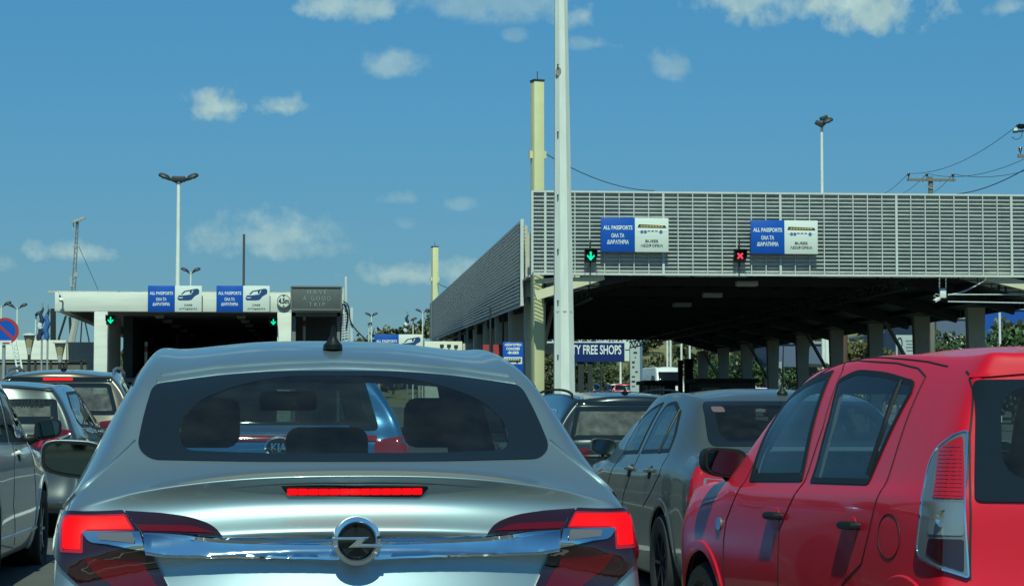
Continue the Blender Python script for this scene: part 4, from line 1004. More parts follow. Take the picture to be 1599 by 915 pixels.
class T:
    """a thing standing at an origin; its parts are given in world coordinates"""
    def __init__(s, name, label, cat, o, group=None): s.o = Vector(o); s.root = empty(name, s.o, 0, label, cat, group)
    def part(s, name, mb, m, parent=None, **kw): return mb.build(name, m, parent or s.root, s.o, **kw)
def Z(px, py, Y): return W(px, py, Y).z
def X(px, Y): return W(px, 500, Y).x
# ---------------------------------------------------------------- bus canopy on the right
YB = 58.0
x0 = X(831, YB); x1 = 25.0; zb = Z(1200, 429, YB); zt = Z(1200, 303, YB)
BC = T('bus_canopy', 'long steel bus canopy on the right with a louvred front and dark underside', 'canopy', (12, YB, gz(12, YB)))
mb = MB(); ns = 21; dz = (zt - zb) / ns
tilt = Matrix.Rotation(R(-52), 3, 'X')
for i in range(ns):
    z = zb + dz * (i + 1); mb.add([(x0, YB, z - .004), (x1, YB, z - .004), (x1, YB, z - .030), (x0, YB, z - .030), (x1, YB + .085, z - dz - .012), (x0, YB + .085, z - dz - .012)], [(0, 3, 2, 1), (3, 5, 4, 2)])
scr = BC.part('louvre_screen', mb, M_SLAT, fix=False)
mb = MB(); step = X(1036, YB) - X(1013, YB); k = 0
xx = x0 + step * .02
xm0 = X(1036, YB)
j0 = -int((xm0 - x0) / step)
for j in range(j0, 60):
    xx = xm0 + j * step
    if xx > x1: break
    w = .062 if j % 8 == 0 else .024
    mb.box((xx, YB - .035, (zb + zt) / 2), (w, .05, zt - zb))
mb.box((x0, YB - .03, (zb + zt) / 2), (.06, .08, zt - zb + .06)); mb.box(((x0 + x1) / 2, YB - .03, zt + .01), (x1 - x0, .07, .05)); mb.box(((x0 + x1) / 2, YB - .03, zb - .01), (x1 - x0, .08, .06))
BC.part('screen_frame', mb, M_FRAME, scr)
# roof: haunched section extruded backwards, sheet below, lighter deck above
YE = 116.0; sl = .0055
prof = [(5.55, 4.62), (8.3, 5.22), (17.0, 5.22), (19.9, 4.42)]
def roofsheet(prof, dz_, y0, y1, m, nm, thick=.05):
    b = MB(); 
    for a, c in zip(prof[:-1], prof[1:]):
        b.ngon([(a[0], y0, a[1] + dz_), (c[0], y0, c[1] + dz_), (c[0], y0, c[1] + dz_ + thick), (a[0], y0, a[1] + dz_ + thick)], (0, y1 - y0, (y1 - y0) * sl))
    return BC.part(nm, b, m)
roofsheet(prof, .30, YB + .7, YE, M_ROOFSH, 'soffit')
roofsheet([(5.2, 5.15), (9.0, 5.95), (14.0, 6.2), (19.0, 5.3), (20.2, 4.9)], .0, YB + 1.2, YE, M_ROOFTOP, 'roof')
colY = [63 + 6 * i for i in range(9)]
for i, y in enumerate([YB + .8] + colY):
    P = [Vector((a, y, c + (y - YB) * sl + .10)) for a, c in prof]; bm_ = MB()
    for a, b in zip(P[:-1], P[1:]): bm_.bar(a, b, .16, .36)
    BC.part('roof_beam', bm_, M_STEELD)
pr = MB()
for xx in np.arange(6.6, 19.3, 1.05):
    z = np.interp(xx, [p[0] for p in prof], [p[1] for p in prof]) + .22
    pr.bar((xx, YB + .9, z), (xx, YE, z + (YE - YB) * sl), .07, .12)
BC.part('purlins', pr, M_STEELD)
tr = MB()
for xx in (6.9, 15.6):
    z = np.interp(xx, [p[0] for p in prof], [p[1] for p in prof]) - .05
    tr.bar((xx, YB + 1, z - .30), (xx, YE, z - .30 + (YE - YB) * sl), .06); tr.bar((xx, YB + 1, z), (xx, YE, z + (YE - YB) * sl), .06)
    for q in range(42):
        y = YB + 1.2 + q * 1.35; zz = z + (y - YB) * sl; tr.bar((xx, y, zz - .3), (xx, y + .68, zz), .035); tr.bar((xx, y + .68, zz), (xx, y + 1.35, zz - .3), .035)
BC.part('long_trusses', tr, mat('truss_steel', (.05, .055, .05), .6))
ev = MB()
for q in range(150):
    y = YB + 1 + q * .38; ev.box((19.95, y, 4.62 + (y - YB) * sl), (.06, .26, .26))
BC.part('eave_flashing', ev, M_STEELD)
def column(thing, x, y, ztop, m, brace=1, wt=.52, wb=.34):
    z0 = gz(x, y); c = MB(); h = ztop - z0
    a = [(x - wb / 2, y - .15, z0), (x + wb / 2, y - .15, z0), (x + wt / 2, y - .15, ztop), (x - wt / 2, y - .15, ztop)]
    c.ngon(a, (0, .3, 0))
    for f in (.28, .62): c.box((x, y, z0 + h * f), (wb + (wt - wb) * f + .03, .33, .05))
    o = thing.part('column', c, m)
    if brace:
        b = MB(); b.bar((x + .05, y + .16, z0 + h * .45), (x + .7 * brace, y + 1.8, ztop - .1), .09); thing.part('brace', b, m, o)
for i, y in enumerate(colY):
    column(BC, 18.7, y, 4.55 + (y - YB) * sl, M_BEIGE, 1 if i % 2 == 0 else -1)
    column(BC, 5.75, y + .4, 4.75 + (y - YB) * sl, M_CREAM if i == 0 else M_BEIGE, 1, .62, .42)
# knee beam seen in front on the left, cream and sunlit
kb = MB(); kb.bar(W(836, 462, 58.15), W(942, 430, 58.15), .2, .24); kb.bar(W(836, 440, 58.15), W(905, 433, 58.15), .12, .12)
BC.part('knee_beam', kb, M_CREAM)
kb = MB(); kb.bar(W(1540, 432, 58.15), W(1640, 456, 58.15), .2, .24); BC.part('knee_beam', kb, M_CREAM)
# loose steel behind the louvres, lit through the gaps
rb = MB(); rnd = random.Random(3)
for q in range(26):
    xa = rnd.uniform(x0 + .5, 19); z = rnd.uniform(zb + .2, zt - .9); L = rnd.uniform(.8, 2.4); rb.bar((xa, YB + .6 + rnd.random() * .5, z), (xa + L, YB + .6 + rnd.random() * .5, z - rnd.uniform(0, .15)), .07, .10)
for q in range(12): rb.bar((x0 + 1 + q * 1.7, YB + .5, zb), (x0 + 1 + q * 1.7 + .3, YB + 1.3, zt - .15), .08)
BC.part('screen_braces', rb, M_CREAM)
# side screen running back along the left
YS0, YS1 = 61.3, 121.0; XS = 5.19
mb = MB(); nsl = 22
zb0, zt0 = Z(815, 475, YS0), Z(815, 347, YS0); zb1, zt1 = Z(672, 531, YS1), Z(672, 475, YS1)
for i in range(nsl):
    f = (i + .5) / nsl; a = zb0 + (zt0 - zb0) * f; b = zb1 + (zt1 - zb1) * f; h = (zt0 - zb0) / nsl
    mb.add([(XS - .07, YS0, a + h * .5), (XS - .07, YS1, b + h * .5), (XS - .07, YS1, b + h * .06), (XS - .07, YS0, a + h * .06), (XS + .10, YS1, b - h * .62), (XS + .10, YS0, a - h * .62)], [(0, 1, 2, 3), (3, 2, 4, 5)])
ss = BC.part('side_screen', mb, mat('grey_slats_side', (.62, .60, .56), .55, var=.1), fix=False)
mb = MB(); mb.bar((XS, YS0 - .02, zb0 - .05), (XS, YS0 - .02, zt0 + .08), .09); mb.bar((XS - .02, YS0, zb0 - .04), (XS - .02, YS1, zb1 - .04), .06); mb.bar((XS - .02, YS0, zt0 + .02), (XS - .02, YS1, zt1 + .02), .05)
BC.part('screen_edge', mb, M_FRAME, ss)
mb = MB(); mb.box((XS + .22, YS0 + .1, (zb0 + zt0) / 2 - .05), (.22, .04, (zt0 - zb0) * .78)); 
mb.bar((XS + .3, YS0 + .2, zb0 + .25), (XS + .9, YS0 + .2, zb0 + .25), .1); mb.bar((XS + .3, YS0 + .2, zb0 + .65), (XS + .9, YS0 + .2, zb0 + .65), .1)
for k in range(11):
    y = YS0 + .6 + k * 5.6; f = (y - YS0) / (YS1 - YS0); mb.bar((XS + .16, y, zb0 + (zb1 - zb0) * f - 1.0), (XS + .16, y, zt0 + (zt1 - zt0) * f - .05), .10)
BC.part('screen_posts', mb, M_BEIGE, ss)
# left half-height wall panels between the posts
wp = MB()
for i, y in enumerate(colY[:8]): wp.box((5.95, y + 3.4, gz(6, y) + 2.1), (.08, 3.6, 4.1))
BC.part('wall_panels', wp, M_BEIGE)
# ceiling lights
for k, (px, py, Y) in enumerate(((1166, 443, 60.6), (1112, 461, 66.0), (1065, 476, 71.5))):
    c = W(px, py, Y); t = T('ceiling_light', ['unlit white box light nearest the front under the bus canopy', 'unlit box light in the middle of three under the bus canopy', 'unlit box light deepest of three under the bus canopy'][k], 'light', c, 'box lights under the bus canopy')
    t.part('housing', MB().box(c, (.60, .28, .14)), M_PLAST, bevel=.02); t.part('diffuser', MB().box(c + Vector((0, 0, -.076)), (.52, .22, .012)), mat('lamp_diffuser_grey', (.4, .4, .37), .5)); t.part('hanger', MB().bar(c + Vector((0, 0, .07)), c + Vector((0, 0, .55)), .03), M_STEELD)
# junction box, camera and conduits
c = W(1472, 458, YB + .25)
t = T('junction_box', 'white junction box on conduits under the right end of the louvred front', 'electrical box', c)
t.part('box', MB().box(c, (.17, .12, .26)), M_PLAST, bevel=.012)
mb = MB(); q1 = W(1467, 430, YB + .25); q2 = W(1477, 430, YB + .25); mb.tube([q1, W(1467, 452, YB + .25)], .018, 6); mb.tube([q2, W(1477, 450, YB + .25)], .012, 6)
arc = spline([tuple(W(*p, YB + .25)) for p in ((1480, 461), (1505, 455), (1528, 444), (1552, 429))], 6); mb.tube(arc, .02, 6)
for y in (460, 471): mb.tube([W(1480, y, YB + .25), W(1640, y + 3 * (y > 465), YB + .25)], .022, 6)
t.part('conduit', mb, M_GALV)
c = W(1463, 468, YB + .2); t = T('security_camera', 'small white security camera below the junction box', 'camera', c)
d = Vector((-.7, -.5, -.35)).normalized(); t.part('housing', MB().bar(c - d * .12, c + d * .12, .09, .08), M_PLAST, bevel=.01); t.part('lens', MB().cyl(c + d * .115, c + d * .135, .032, n=14), M_GLOSSBLACK); t.part('bracket', MB().tube([c - d * .1, c + Vector((-.08, .02, .10)), c + Vector((-.02, .02, .16)), c + Vector((.09, .02, .12))], .013, 6), M_GALV)
# ---------------------------------------------------------------- yellow masts and wires
def ymast(px, ptop, Y, w, label, zb_=0):
    c = W(px, ptop, Y); o = Vector((c.x, Y, gz(c.x, Y)))
    t = T('steel_mast', label, 'mast', o, 'yellow steel masts'); rz = R(17)
    t.part('shaft', MB().box((c.x, Y, (o.z + c.z) / 2), (w, w, c.z - o.z), rz), M_YELLOW, bevel=.012)
    t.part('cap', MB().box((c.x, Y, c.z + .02), (w * 1.08, w * 1.08, .05), rz), M_STEELD); t.part('lightning_rod', MB().cyl((c.x, Y, c.z), (c.x, Y, c.z + .28), .012, n=6), M_STEELD)
    for sg in (-1, 1): t.part('cable_bracket', MB().box((c.x + sg * (w * .62), Y, W(px, ptop + (114 if px > 800 else 50), Y).z), (.1, .12, .2), rz), M_CREAM)
    return c
m1 = ymast(839, 128, YB + 1.15, .29, 'pale yellow square mast rising beside the white pole at the end of the louvred front')
m2 = ymast(679, 386, 118.5, .31, 'thin pale yellow mast far back above the end of the slanting side screen')
def wire(pts, label, r=.012, sag=0.0, group='overhead wires', n=12):
    a, b = Vector(pts[0]), Vector(pts[-1])
    P = [a.lerp(b, t) - Vector((0, 0, sag * 4 * t * (1 - t))) for t in np.linspace(0, 1, n)]
    t = MB().tube(P, r, 5, False).build('overhead_wire', M_STEELD, None, a); tag(t, label, 'wire', group)
wire([W(851, 240, YB + 1.2), W(1022, 298, 76)], 'dark wire running right from the tall yellow mast', .014, .25)
wire([W(683, 442, 118.5), W(704, 450, 112)], 'short dark wire from the thin far yellow mast to the screen', .02, .05)
# ---------------------------------------------------------------- tall white pole in front
Yp = 36.0; cb = W(884, 612, Yp); s_ = 3420 / (Yp * 1.0)
t = T('white_pole', 'tall tapered white painted pole rising out of the picture in front of the louvred canopy', 'pole', (cb.x, Yp, gz(cb.x, Yp)))
z0 = gz(cb.x, Yp); ztop = 11.0
def hw_at(z): return (.170 + (.106 - .170) * (z - 1.7) / (8.0 - 1.7))
pr_ = MB(); n8 = 8
pts = [Vector((cb.x - .03 + (W(876, 0, Yp).x - cb.x + .03) * (z - 1.7) / (W(876, 0, Yp).z - 1.7), Yp, z)) for z in np.linspace(z0, ztop, 14)]
pr_.tube(pts, [hw_at(p.z) / math.cos(math.pi / 8) for p in pts], 8, True, False)
t.part('shaft', pr_, M_WHITEP)
bb = MB()
for y in (102, 207, 305, 390, 470, 555):
    c = W(871, y, Yp - .12); bb.cyl(c + Vector((0, -.05, 0)), c + Vector((0, .02, 0)), .013, n=8)
t.part('step_bolt', bb, M_STEELD)
jr = MB(); 
for y in (487,):
    c = W(884, y, Yp); jr.lathe([(hw_at(c.z) * 1.09, -.006), (hw_at(c.z) * 1.09, .006)], (pts[0].lerp(pts[-1], (c.z - z0) / (ztop - z0))), 'Z', 8, False)
t.part('joint_ring', jr, M_GALV)
st_ = MB().ngon([W(870 + 4.5 * math.cos(a) + 2, 112 + 7 * math.sin(a), Yp - .118) for a in np.linspace(0, 6.28, 14, endpoint=False)], (0, .02, 0)); t.part('rust_patch', st_, mat('pole_stain', (.24, .22, .19), .8, var=.3, vscale=8))
# ---------------------------------------------------------------- signs
def panel(thing, c, w, h, m, name, frame=True, d=.05):
    p = thing.part(name, MB().box((c.x, c.y, c.z), (w, d, h)), m, bevel=.006)
    return p
def flat(thing, polys, c, k, m, name, parent, dy=-.031):
    b = MB()
    for P in polys: b.ngon([(c.x + x * k, c.y + dy, c.z + z * k) for x, z in P])
    thing.part(name, b, m, parent, fix=False)
def circ(x, z, r, n=16): return [(x + r * math.cos(t), z + r * math.sin(t)) for t in np.linspace(0, 2 * math.pi, n, endpoint=False)]
def words(thing, lines, c, m, name, parent, dy=-.031, weight=.004):
    for s, dz_, size, w in lines:
        b = MB(); put_text(b, s, (c.x, c.y + dy, c.z + dz_), size, w, weight); thing.part(name, b, m, parent, fix=False)
def lane_sign(pxl, pxr, pt, pb, Y, kind, label):
    a = W(pxl, pt, Y); b = W(pxr, pb, Y); w = (b.x - a.x) / 2; h = a.z - b.z; cl = Vector((a.x + w / 2, Y, (a.z + b.z) / 2)); cr = cl + Vector((w, 0, 0))
    t = T('lane_sign', label, 'sign', (a.x + w, Y, b.z), 'blue and white lane signs')
    L = panel(t, cl, w - .004, h, M_SIGNB, 'blue_panel'); Rp = panel(t, cr, w - .004, h, M_SIGNW, 'white_panel')
    k = h
    words(t, [('ALL PASSPORTS', .21 * k, .16 * k, .86 * w), ('ΟΛΑ ΤΑ', -.02 * k, .155 * k, .38 * w), ('ΔΙΑΒΑΤΗΡΙΑ', -.21 * k, .155 * k, .64 * w)], cl, M_TXTW, 'lettering', L, weight=.004)
    if kind == 'car':
        body = [(-.40, .13), (-.38, .05), (-.05, .02), (.16, .04), (.22, .13), (.28, .30), (.40, .35), (.42, .22), (.38, .10), (.22, .0), (.05, -.06), (-.28, -.06), (-.40, -.02)]
        body = [(-.41, -.01 + .05), (-.36, .13), (-.18, .13), (.12, .17), (.20, .34), (.36, .39), (.42, .33), (.41, .20), (.24, .10), (.12, -.04), (-.02, -.06), (-.36, -.06), (-.41, -.01)]
        roof = [(-.28, .17), (-.16, .30), (.10, .35), (.36, .40), (.20, .37), (.12, .27), (.13, .20), (.06, .20), (.05, .30), (-.12, .27), (-.22, .17)]
        flat(t, [body, roof], cr, k, M_TXTB, 'car_picture', Rp)
        flat(t, [[(-.37, .02), (-.22, .02), (-.2, .055), (-.37, .055)]], cr, k, M_SIGNW, 'car_lamps', Rp, -.034)
        words(t, [('CARS', -.24 * k, .10 * k, .30 * w), ('ΑΥΤΟΚΙΝΗΤΑ', -.39 * k, .10 * k, .68 * w)], cr, M_TXTD, 'lettering', Rp, weight=.002)
    else:
        hull = [(-.44, .21), (-.43, .10), (.42, .10), (.44, .18), (.42, .30), (-.40, .33)]; flat(t, [hull], cr, k, mat('sign_bus_white', (.75, .77, .73), .5), 'bus_picture', Rp)
        flat(t, [[(-.42, .21), (-.38, .31), (.40, .28), (.43, .20)]], cr, k, M_TXTD, 'bus_windows', Rp, -.033)
        flat(t, [[(-.33 + i * .085, .235), (-.32 + i * .085, .275), (-.265 + i * .085, .27), (-.265 + i * .085, .235)] for i in range(8)], cr, k, mat('sign_amber', (.65, .42, .08), .5), 'window_panes', Rp, -.035)
        flat(t, [circ(-.29, .095, .045), circ(-.19, .095, .045), circ(.27, .095, .05)], cr, k, mat('sign_wheel_blue', (.08, .14, .30), .5), 'bus_wheels', Rp, -.036)
        flat(t, [[(-.12 + i * .11, .11), (-.12 + i * .11, .13), (-.05 + i * .11, .13), (-.05 + i * .11, .11)] for i in range(3)], cr, k, M_TXTD, 'bus_stripe', Rp, -.037)
        words(t, [('BUSES', -.18 * k, .11 * k, .38 * w), ('ΛΕΩΦΟΡΕΙΑ', -.31 * k, .11 * k, .66 * w)], cr, M_TXTD, 'lettering', Rp, weight=.002)
    bk = MB(); bk.bar((cl.x, Y + .05, cl.z - .2 * h), (cl.x, Y + .2, cl.z - .2 * h), .05); bk.bar((cr.x, Y + .05, cr.z - .2 * h), (cr.x, Y + .2, cr.z - .2 * h), .05); t.part('bracket', bk, M_STEELD)
lane_sign(938, 1044, 340, 394, YB - .25, 'bus', 'bus lane sign near the white pole beside the green arrow light')
lane_sign(1172, 1277, 344, 397, YB - .25, 'bus', 'bus lane sign further right beside the red cross light')
YL = 73.0
lane_sign(231, 315, 446, 487, YL - .25, 'car', 'car lane sign on the left part of the concrete canopy')
lane_sign(338, 421, 446, 487, YL - .25, 'car', 'car lane sign on the concrete canopy next to the round height sign')
def signal(px, py, Y, size, kind, label, stem=True, rz=0):
    c = W(px, py, Y); t = T('lane_signal', label, 'signal light', c, 'lane signal lights')
    t.part('housing', MB().box(c, (size, .14, size)), M_BLACK, bevel=.015)
    y = c.y - .078; r = size / 2
    em = mat('signal_green_lit', (.0, .5, .3), .5, emit=(.0, 1.0, .45), estr=1.0) if kind == 'arrow' else mat('signal_red_lit', (.6, .02, .03), .5, emit=(1, .05, .09), estr=1.2)
    b = MB()
    if kind == 'arrow': b.ngon([(c.x + u * r, y, c.z + v * r) for u, v in ((-.17, .72), (.17, .72), (.17, -.12), (.58, .22), (.66, -.06), (0, -.78), (-.66, -.06), (-.58, .22), (-.17, -.12))])
    else:
        for a in (R(45), R(-45)):
            dx, dz_ = math.cos(a), math.sin(a); L = .62; w = .15
            b.ngon([(c.x + r * (dx * u * L - dz_ * v * w), y - (.002 if a > 0 else 0), c.z + r * (dz_ * u * L + dx * v * w)) for u, v in ((-1, -1), (1, -1), (1, 1), (-1, 1))])
    t.part('lit_symbol', b, em, fix=False)
    h = MB(); h.box((c.x, c.y - .15, c.z + r + .01), (size * 1.02, .2, .014)); h.box((c.x - r, c.y - .13, c.z + r * .4), (.014, .16, r * 1.2)); h.box((c.x + r, c.y - .13, c.z + r * .4), (.014, .16, r * 1.2)); t.part('visor', h, M_BLACK)
    if stem: t.part('mounting_bar', MB().cyl((c.x, c.y + .05, c.z - r - .3), (c.x, c.y + .05, c.z + r + .28), .022, n=8), M_STEELD)
    return c
signal(922, 400, YB - .2, .32, 'arrow', 'green arrow light on the louvred front left of the first bus sign')
c = signal(1155, 400, YB - .2, .32, 'cross', 'red cross light on the louvred front left of the second bus sign')
signal(173, 500, YL - .3, .30, 'arrow', 'green arrow light beside the left concrete column', False)
signal(427, 503, YL - .2, .26, 'arrow', 'green arrow light beside the concrete column under the height sign', False)
# ---------------------------------------------------------------- concrete canopy on the left
CC = T('concrete_canopy', 'low white concrete canopy on the left over dark car lanes', 'canopy', (X(300, YL), YL, gz(-5, YL)))
xa, xb = X(85, YL), X(455, YL); zt_, zb_ = Z(300, 457, YL), Z(300, 487, YL); YLE = 104.0
xe = X(536, YL)
CC.part('roof_slab', MB().box2((xa, YL, zb_), (xe, YL + .45, zt_)), M_CONC, bevel=.02)
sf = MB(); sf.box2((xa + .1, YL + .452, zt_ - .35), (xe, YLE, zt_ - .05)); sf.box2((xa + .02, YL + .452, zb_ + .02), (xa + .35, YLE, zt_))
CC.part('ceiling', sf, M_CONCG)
cp = MB()
for i in range(46):
    xx = xa + rnd.random() * (xe - xa); cp.box((xx, YL + .2 + rnd.random() * .2, zt_ + .02), (rnd.uniform(.1, .7), .15, rnd.uniform(.02, .07)))
CC.part('roof_edge_debris', cp, M_CONCG)
for (pl, pr2, dep) in ((147, 168, 4.8), (433, 455, 3.0)):
    a, b = X(pl, YL), X(pr2, YL); z0 = gz(a, YL) - .1
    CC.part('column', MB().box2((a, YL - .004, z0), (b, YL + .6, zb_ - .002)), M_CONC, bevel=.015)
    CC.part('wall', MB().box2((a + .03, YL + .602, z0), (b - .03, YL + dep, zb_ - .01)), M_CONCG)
aL = X(168, YL)
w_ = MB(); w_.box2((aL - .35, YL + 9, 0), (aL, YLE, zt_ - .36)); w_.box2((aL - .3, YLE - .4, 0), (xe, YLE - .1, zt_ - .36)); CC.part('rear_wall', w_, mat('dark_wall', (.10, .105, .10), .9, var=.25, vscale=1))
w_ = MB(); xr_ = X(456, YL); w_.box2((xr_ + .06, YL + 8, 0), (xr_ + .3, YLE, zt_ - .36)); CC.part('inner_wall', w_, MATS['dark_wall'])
# recess box under the message board
rx0, rx1 = X(456, YL), X(531, YL); rz1 = Z(500, 487, YL); rz0 = 0
f = MB(); f.box2((rx0, YL + .05, rz0), (rx0 + .12, YL + .5, rz1)); f.box2((rx1 - .1, YL + .05, rz0), (rx1, YL + .5, rz1)); f.box2((rx0, YL + .05, rz1 - .14), (rx1, YL + .5, rz1 - .005))
CC.part('recess_frame', f, mat('grey_frame', (.16, .17, .165), .7))
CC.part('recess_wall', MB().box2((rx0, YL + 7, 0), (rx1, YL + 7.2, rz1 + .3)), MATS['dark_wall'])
for (pa, pb) in (((250, 494), (312, 531)), ((377, 495), (407, 529))):
    for k in range(6):
        tt = k / 5; zl = zt_ - .40; px = pa[0] + (pb[0] - pa[0]) * tt; py = pa[1] + (pb[1] - pa[1]) * tt
        d = ray(px, py); Yk = d.y * (zl - CAM.z) / d.z; c = CAM + d * (Yk / d.y)
        if Yk > YLE - 1: continue
        t = T('ceiling_lamp', ('small white lamp in the left row of the concrete canopy ceiling' if pa[0] < 300 else 'small white lamp in the right row of the concrete canopy ceiling'), 'lamp', c, 'ceiling lamps in the left row' if pa[0] < 300 else 'ceiling lamps in the right row')
        t.part('housing', MB().box(c, (.34, .5, .1)), M_PLAST, bevel=.02); t.part('glass_cover', MB().box(c + Vector((0, 0, -.06)), (.26, .4, .03)), mat('lamp_cover', (.75, .75, .7), .3))
# booth and bollards in the dark lanes
b0 = W(205, 560, YL + 7); t = T('control_booth', 'dim grey control booth inside the left concrete canopy', 'booth', (b0.x, YL + 7, gz(b0.x, YL + 7)))
t.part('cabin', MB().box2((b0.x - .5, YL + 6.5, t.o.z), (b0.x + .9, YL + 9, t.o.z + 1.0)), M_CONCG, bevel=.03); t.part('roof', MB().box2((b0.x - .6, YL + 6.3, t.o.z + 1.9), (b0.x + 1.0, YL + 9.2, t.o.z + 2.05)), M_CONCG)
t.part('window', MB().box2((b0.x - .45, YL + 6.55, t.o.z + 1.0), (b0.x + .85, YL + 8.9, t.o.z + 1.9)), M_GLOSSBLACK)
for px, py, lab in ((228, 545, 'red and white post inside the left concrete canopy'), (475, 505, 'red and white post in the recess below the message board')):
    c = W(px, py, YL + 4); t = T('marker_post', lab, 'post', (c.x, YL + 4, gz(c.x, YL + 4)), 'red and white marker posts')
    t.part('post', MB().cyl((c.x, YL + 4, t.o.z), (c.x, YL + 4, c.z + .25), .05, n=10), M_PLAST); t.part('red_band', MB().cyl((c.x, YL + 4, c.z - .1), (c.x, YL + 4, c.z + .1), .056, n=10), mat('marker_red', (.35, .06, .05), .5))
# round height sign, message board
c = W(443, 470, YL - .1); t = T('height_sign', 'round white height limit sign with black 4.5m between the car sign and message board', 'sign', c)
r = 10.5 / 46.6
d_ = t.part('disc', MB().lathe([(0, -.02), (r, -.02), (r, .02), (0, .02)], c, 'Y', 36), M_SIGNW)
b = MB(); b.lathe([(r * .86, -.024), (r * .99, -.024)], c, 'Y', 36); t.part('dark_ring', b, mat('ring_grey', (.25, .26, .25), .5), d_)
words(t, [('4.5m', 0, .24, r * 1.55)], c, M_TXTD, 'lettering', d_, -.026, .012)
b = MB(); b.ngon([(c.x - .05, c.y - .026, c.z + .19), (c.x + .05, c.y - .026, c.z + .19), (c.x, c.y - .026, c.z + .13)]); b.ngon([(c.x - .05, c.y - .026, c.z - .19), (c.x + .05, c.y - .026, c.z - .19), (c.x, c.y - .026, c.z - .13)]); t.part('arrow_marks', b, M_TXTD, d_, fix=False)
a = W(455, 448, YL - .3); b2 = W(533, 484, YL - .3); cx = (a.x + b2.x) / 2; cz = (a.z + b2.z) / 2; w = b2.x - a.x; h = a.z - b2.z; c = Vector((cx, YL - .3, cz))
t = T('message_board', 'grey electronic message board reading HAVE A GOOD TRIP', 'message board', (cx, YL - .3, b2.z))
sc = t.part('screen', MB().box(c, (w, .22, h)), mat('led_board_grey', (.085, .095, .095), .7, var=.1), bevel=.01)
f = MB()
for (p, q) in (((a.x, a.z), (b2.x, a.z)), ((a.x, b2.z), (b2.x, b2.z)), ((a.x, a.z), (a.x, b2.z)), ((b2.x, a.z), (b2.x, b2.z))): f.bar((p[0], YL - .42, p[1]), (q[0], YL - .42, q[1]), .05)
t.part('frame', f, mat('board_frame', (.13, .14, .14), .6))
for s, dz_, ww in (('HAVE', .21, .62), ('A GOOD', .0, .90), ('TRIP', -.20, .52)):
    b = MB(); v, fc = text_geo(s, .2, -.006, 1.5); k = ww / (max(p[0] for p in v) - min(p[0] for p in v)); b.add([(cx + .02 + x * k, YL - .415, cz + dz_ + y) for x, y in v], fc); t.part('lettering', b, mat('led_text', (.42, .46, .46), .6, emit=(.6, .75, .75), estr=.05), sc, fix=False)
# posts, steps and cables right of the board
t = T('ladder_frame', 'white steel ladder and posts fixed beside the message board', 'ladder', (X(541, YL), YL, gz(0, YL)))
mb = MB(); mb.bar(W(540, 432, YL), W(541, 560, YL), .07); mb.bar(W(549, 480, YL), W(549, 560, YL), .08); mb.bar(W(536, 450, YL), W(536, 560, YL), .05); t.part('post', mb, M_FRAME)
mb = MB()
for k in range(10): mb.bar(W(534, 490 + k * 4.2, YL - .05), W(545, 488 + k * 4.2, YL - .05), .05, .04)
t.part('rungs', mb, M_FRAME)
mb = MB(); mb.tube([tuple(p) for p in spline([tuple(W(*p, YL - .1)) for p in ((536, 470), (544, 478), (547, 500), (556, 515), (572, 531))], 5)], .022, 6); mb.tube([tuple(p) for p in spline([tuple(W(*p, YL - .12)) for p in ((537, 474), (543, 490), (541, 512))], 5)], .03, 6); t.part('cable', mb, M_BLACK)
# ---------------------------------------------------------------- white wall, fence, lanterns, ladder at the far left
YW = 76.0
a, b2 = X(-60, YW), X(146, YW)
t = T('concrete_wall', 'white board-marked concrete wall left of the concrete canopy', 'wall', ((a + b2) / 2, YW, gz(-12, YW)))
t.part('lit_panel', MB().box2((a, YW, 0), (X(104, YW), YW + .3, Z(50, 531, YW))), M_CONC, bevel=.02); t.part('shaded_panel', MB().box2((X(104, YW) + .003, YW + .1, 0), (b2, YW + .3, Z(120, 534, YW))), M_CONCG)  # grey concrete on the end panel paints in the wall's shaded portion
t = T('railing_fence', 'dark metal railing fence in front of the white concrete wall', 'fence', ((a + b2) / 2, YW - 2, gz(-12, YW - 2)))
mb = MB(); zf = Z(60, 563, YW - 2); mb.bar((a, YW - 2, zf), (b2, YW - 2, zf), .07)
for px in range(-40, 147, 24): mb.bar((X(px, YW - 2), YW - 2, gz(-12, YW)), (X(px, YW - 2), YW - 2, zf), .07)
t.part('rails', mb, M_STEELD); t.part('mesh_panel', MB().box2((a, YW - 1.96, gz(-12, YW)), (b2, YW - 1.93, zf - .05)), mat('fence_mesh_brown', (.13, .12, .10), .9, var=.3, vscale=2))
for k, (px, pt, lab) in enumerate(((46, 522, 'cream lantern on a dark post next to the ladder'), (94, 534, 'cream lantern on a dark post nearer the concrete canopy column'))):
    Y = 60.0; c = W(px, pt, Y); t = T('garden_lantern', lab, 'lantern', (c.x, Y, gz(c.x, Y)), 'cream garden lanterns')
    t.part('shade', MB().lathe([(.08, -.36), (.155, -.03), (.14, -.03), (.07, -.34)], c, 'Z', 8, False), mat('lantern_cream', (.42, .35, .20), .5)); t.part('cap', MB().lathe([(0, .035), (.2, .0), (.2, -.03), (0, -.03)], c, 'Z', 16), M_PLAST)
    t.part('neck', MB().lathe([(.08, -.36), (.05, -.55)], c, 'Z', 8), M_CONCG); t.part('post', MB().cyl((c.x, Y, t.o.z), c + Vector((0, 0, -.5)), .045, n=8), M_STEELD)
t = T('leaning_ladder', 'pale ladder leaning behind the round no parking sign', 'ladder', (X(28, 62), 62, gz(-12, 62)))
mb = MB()
for off in (0, 7.5): mb.bar(W(19 + off, 532, 63), W(29 + off, 590, 61.5), .045)
t.part('rails', mb, M_FRAME); mb = MB()
for k in range(9): mb.bar(W(20.5 + k * 1.05, 540 + k * 6, 62.6 - k * .15), W(27.5 + k * 1.05, 540 + k * 6, 62.6 - k * .15), .03)
t.part('rungs', mb, M_FRAME)
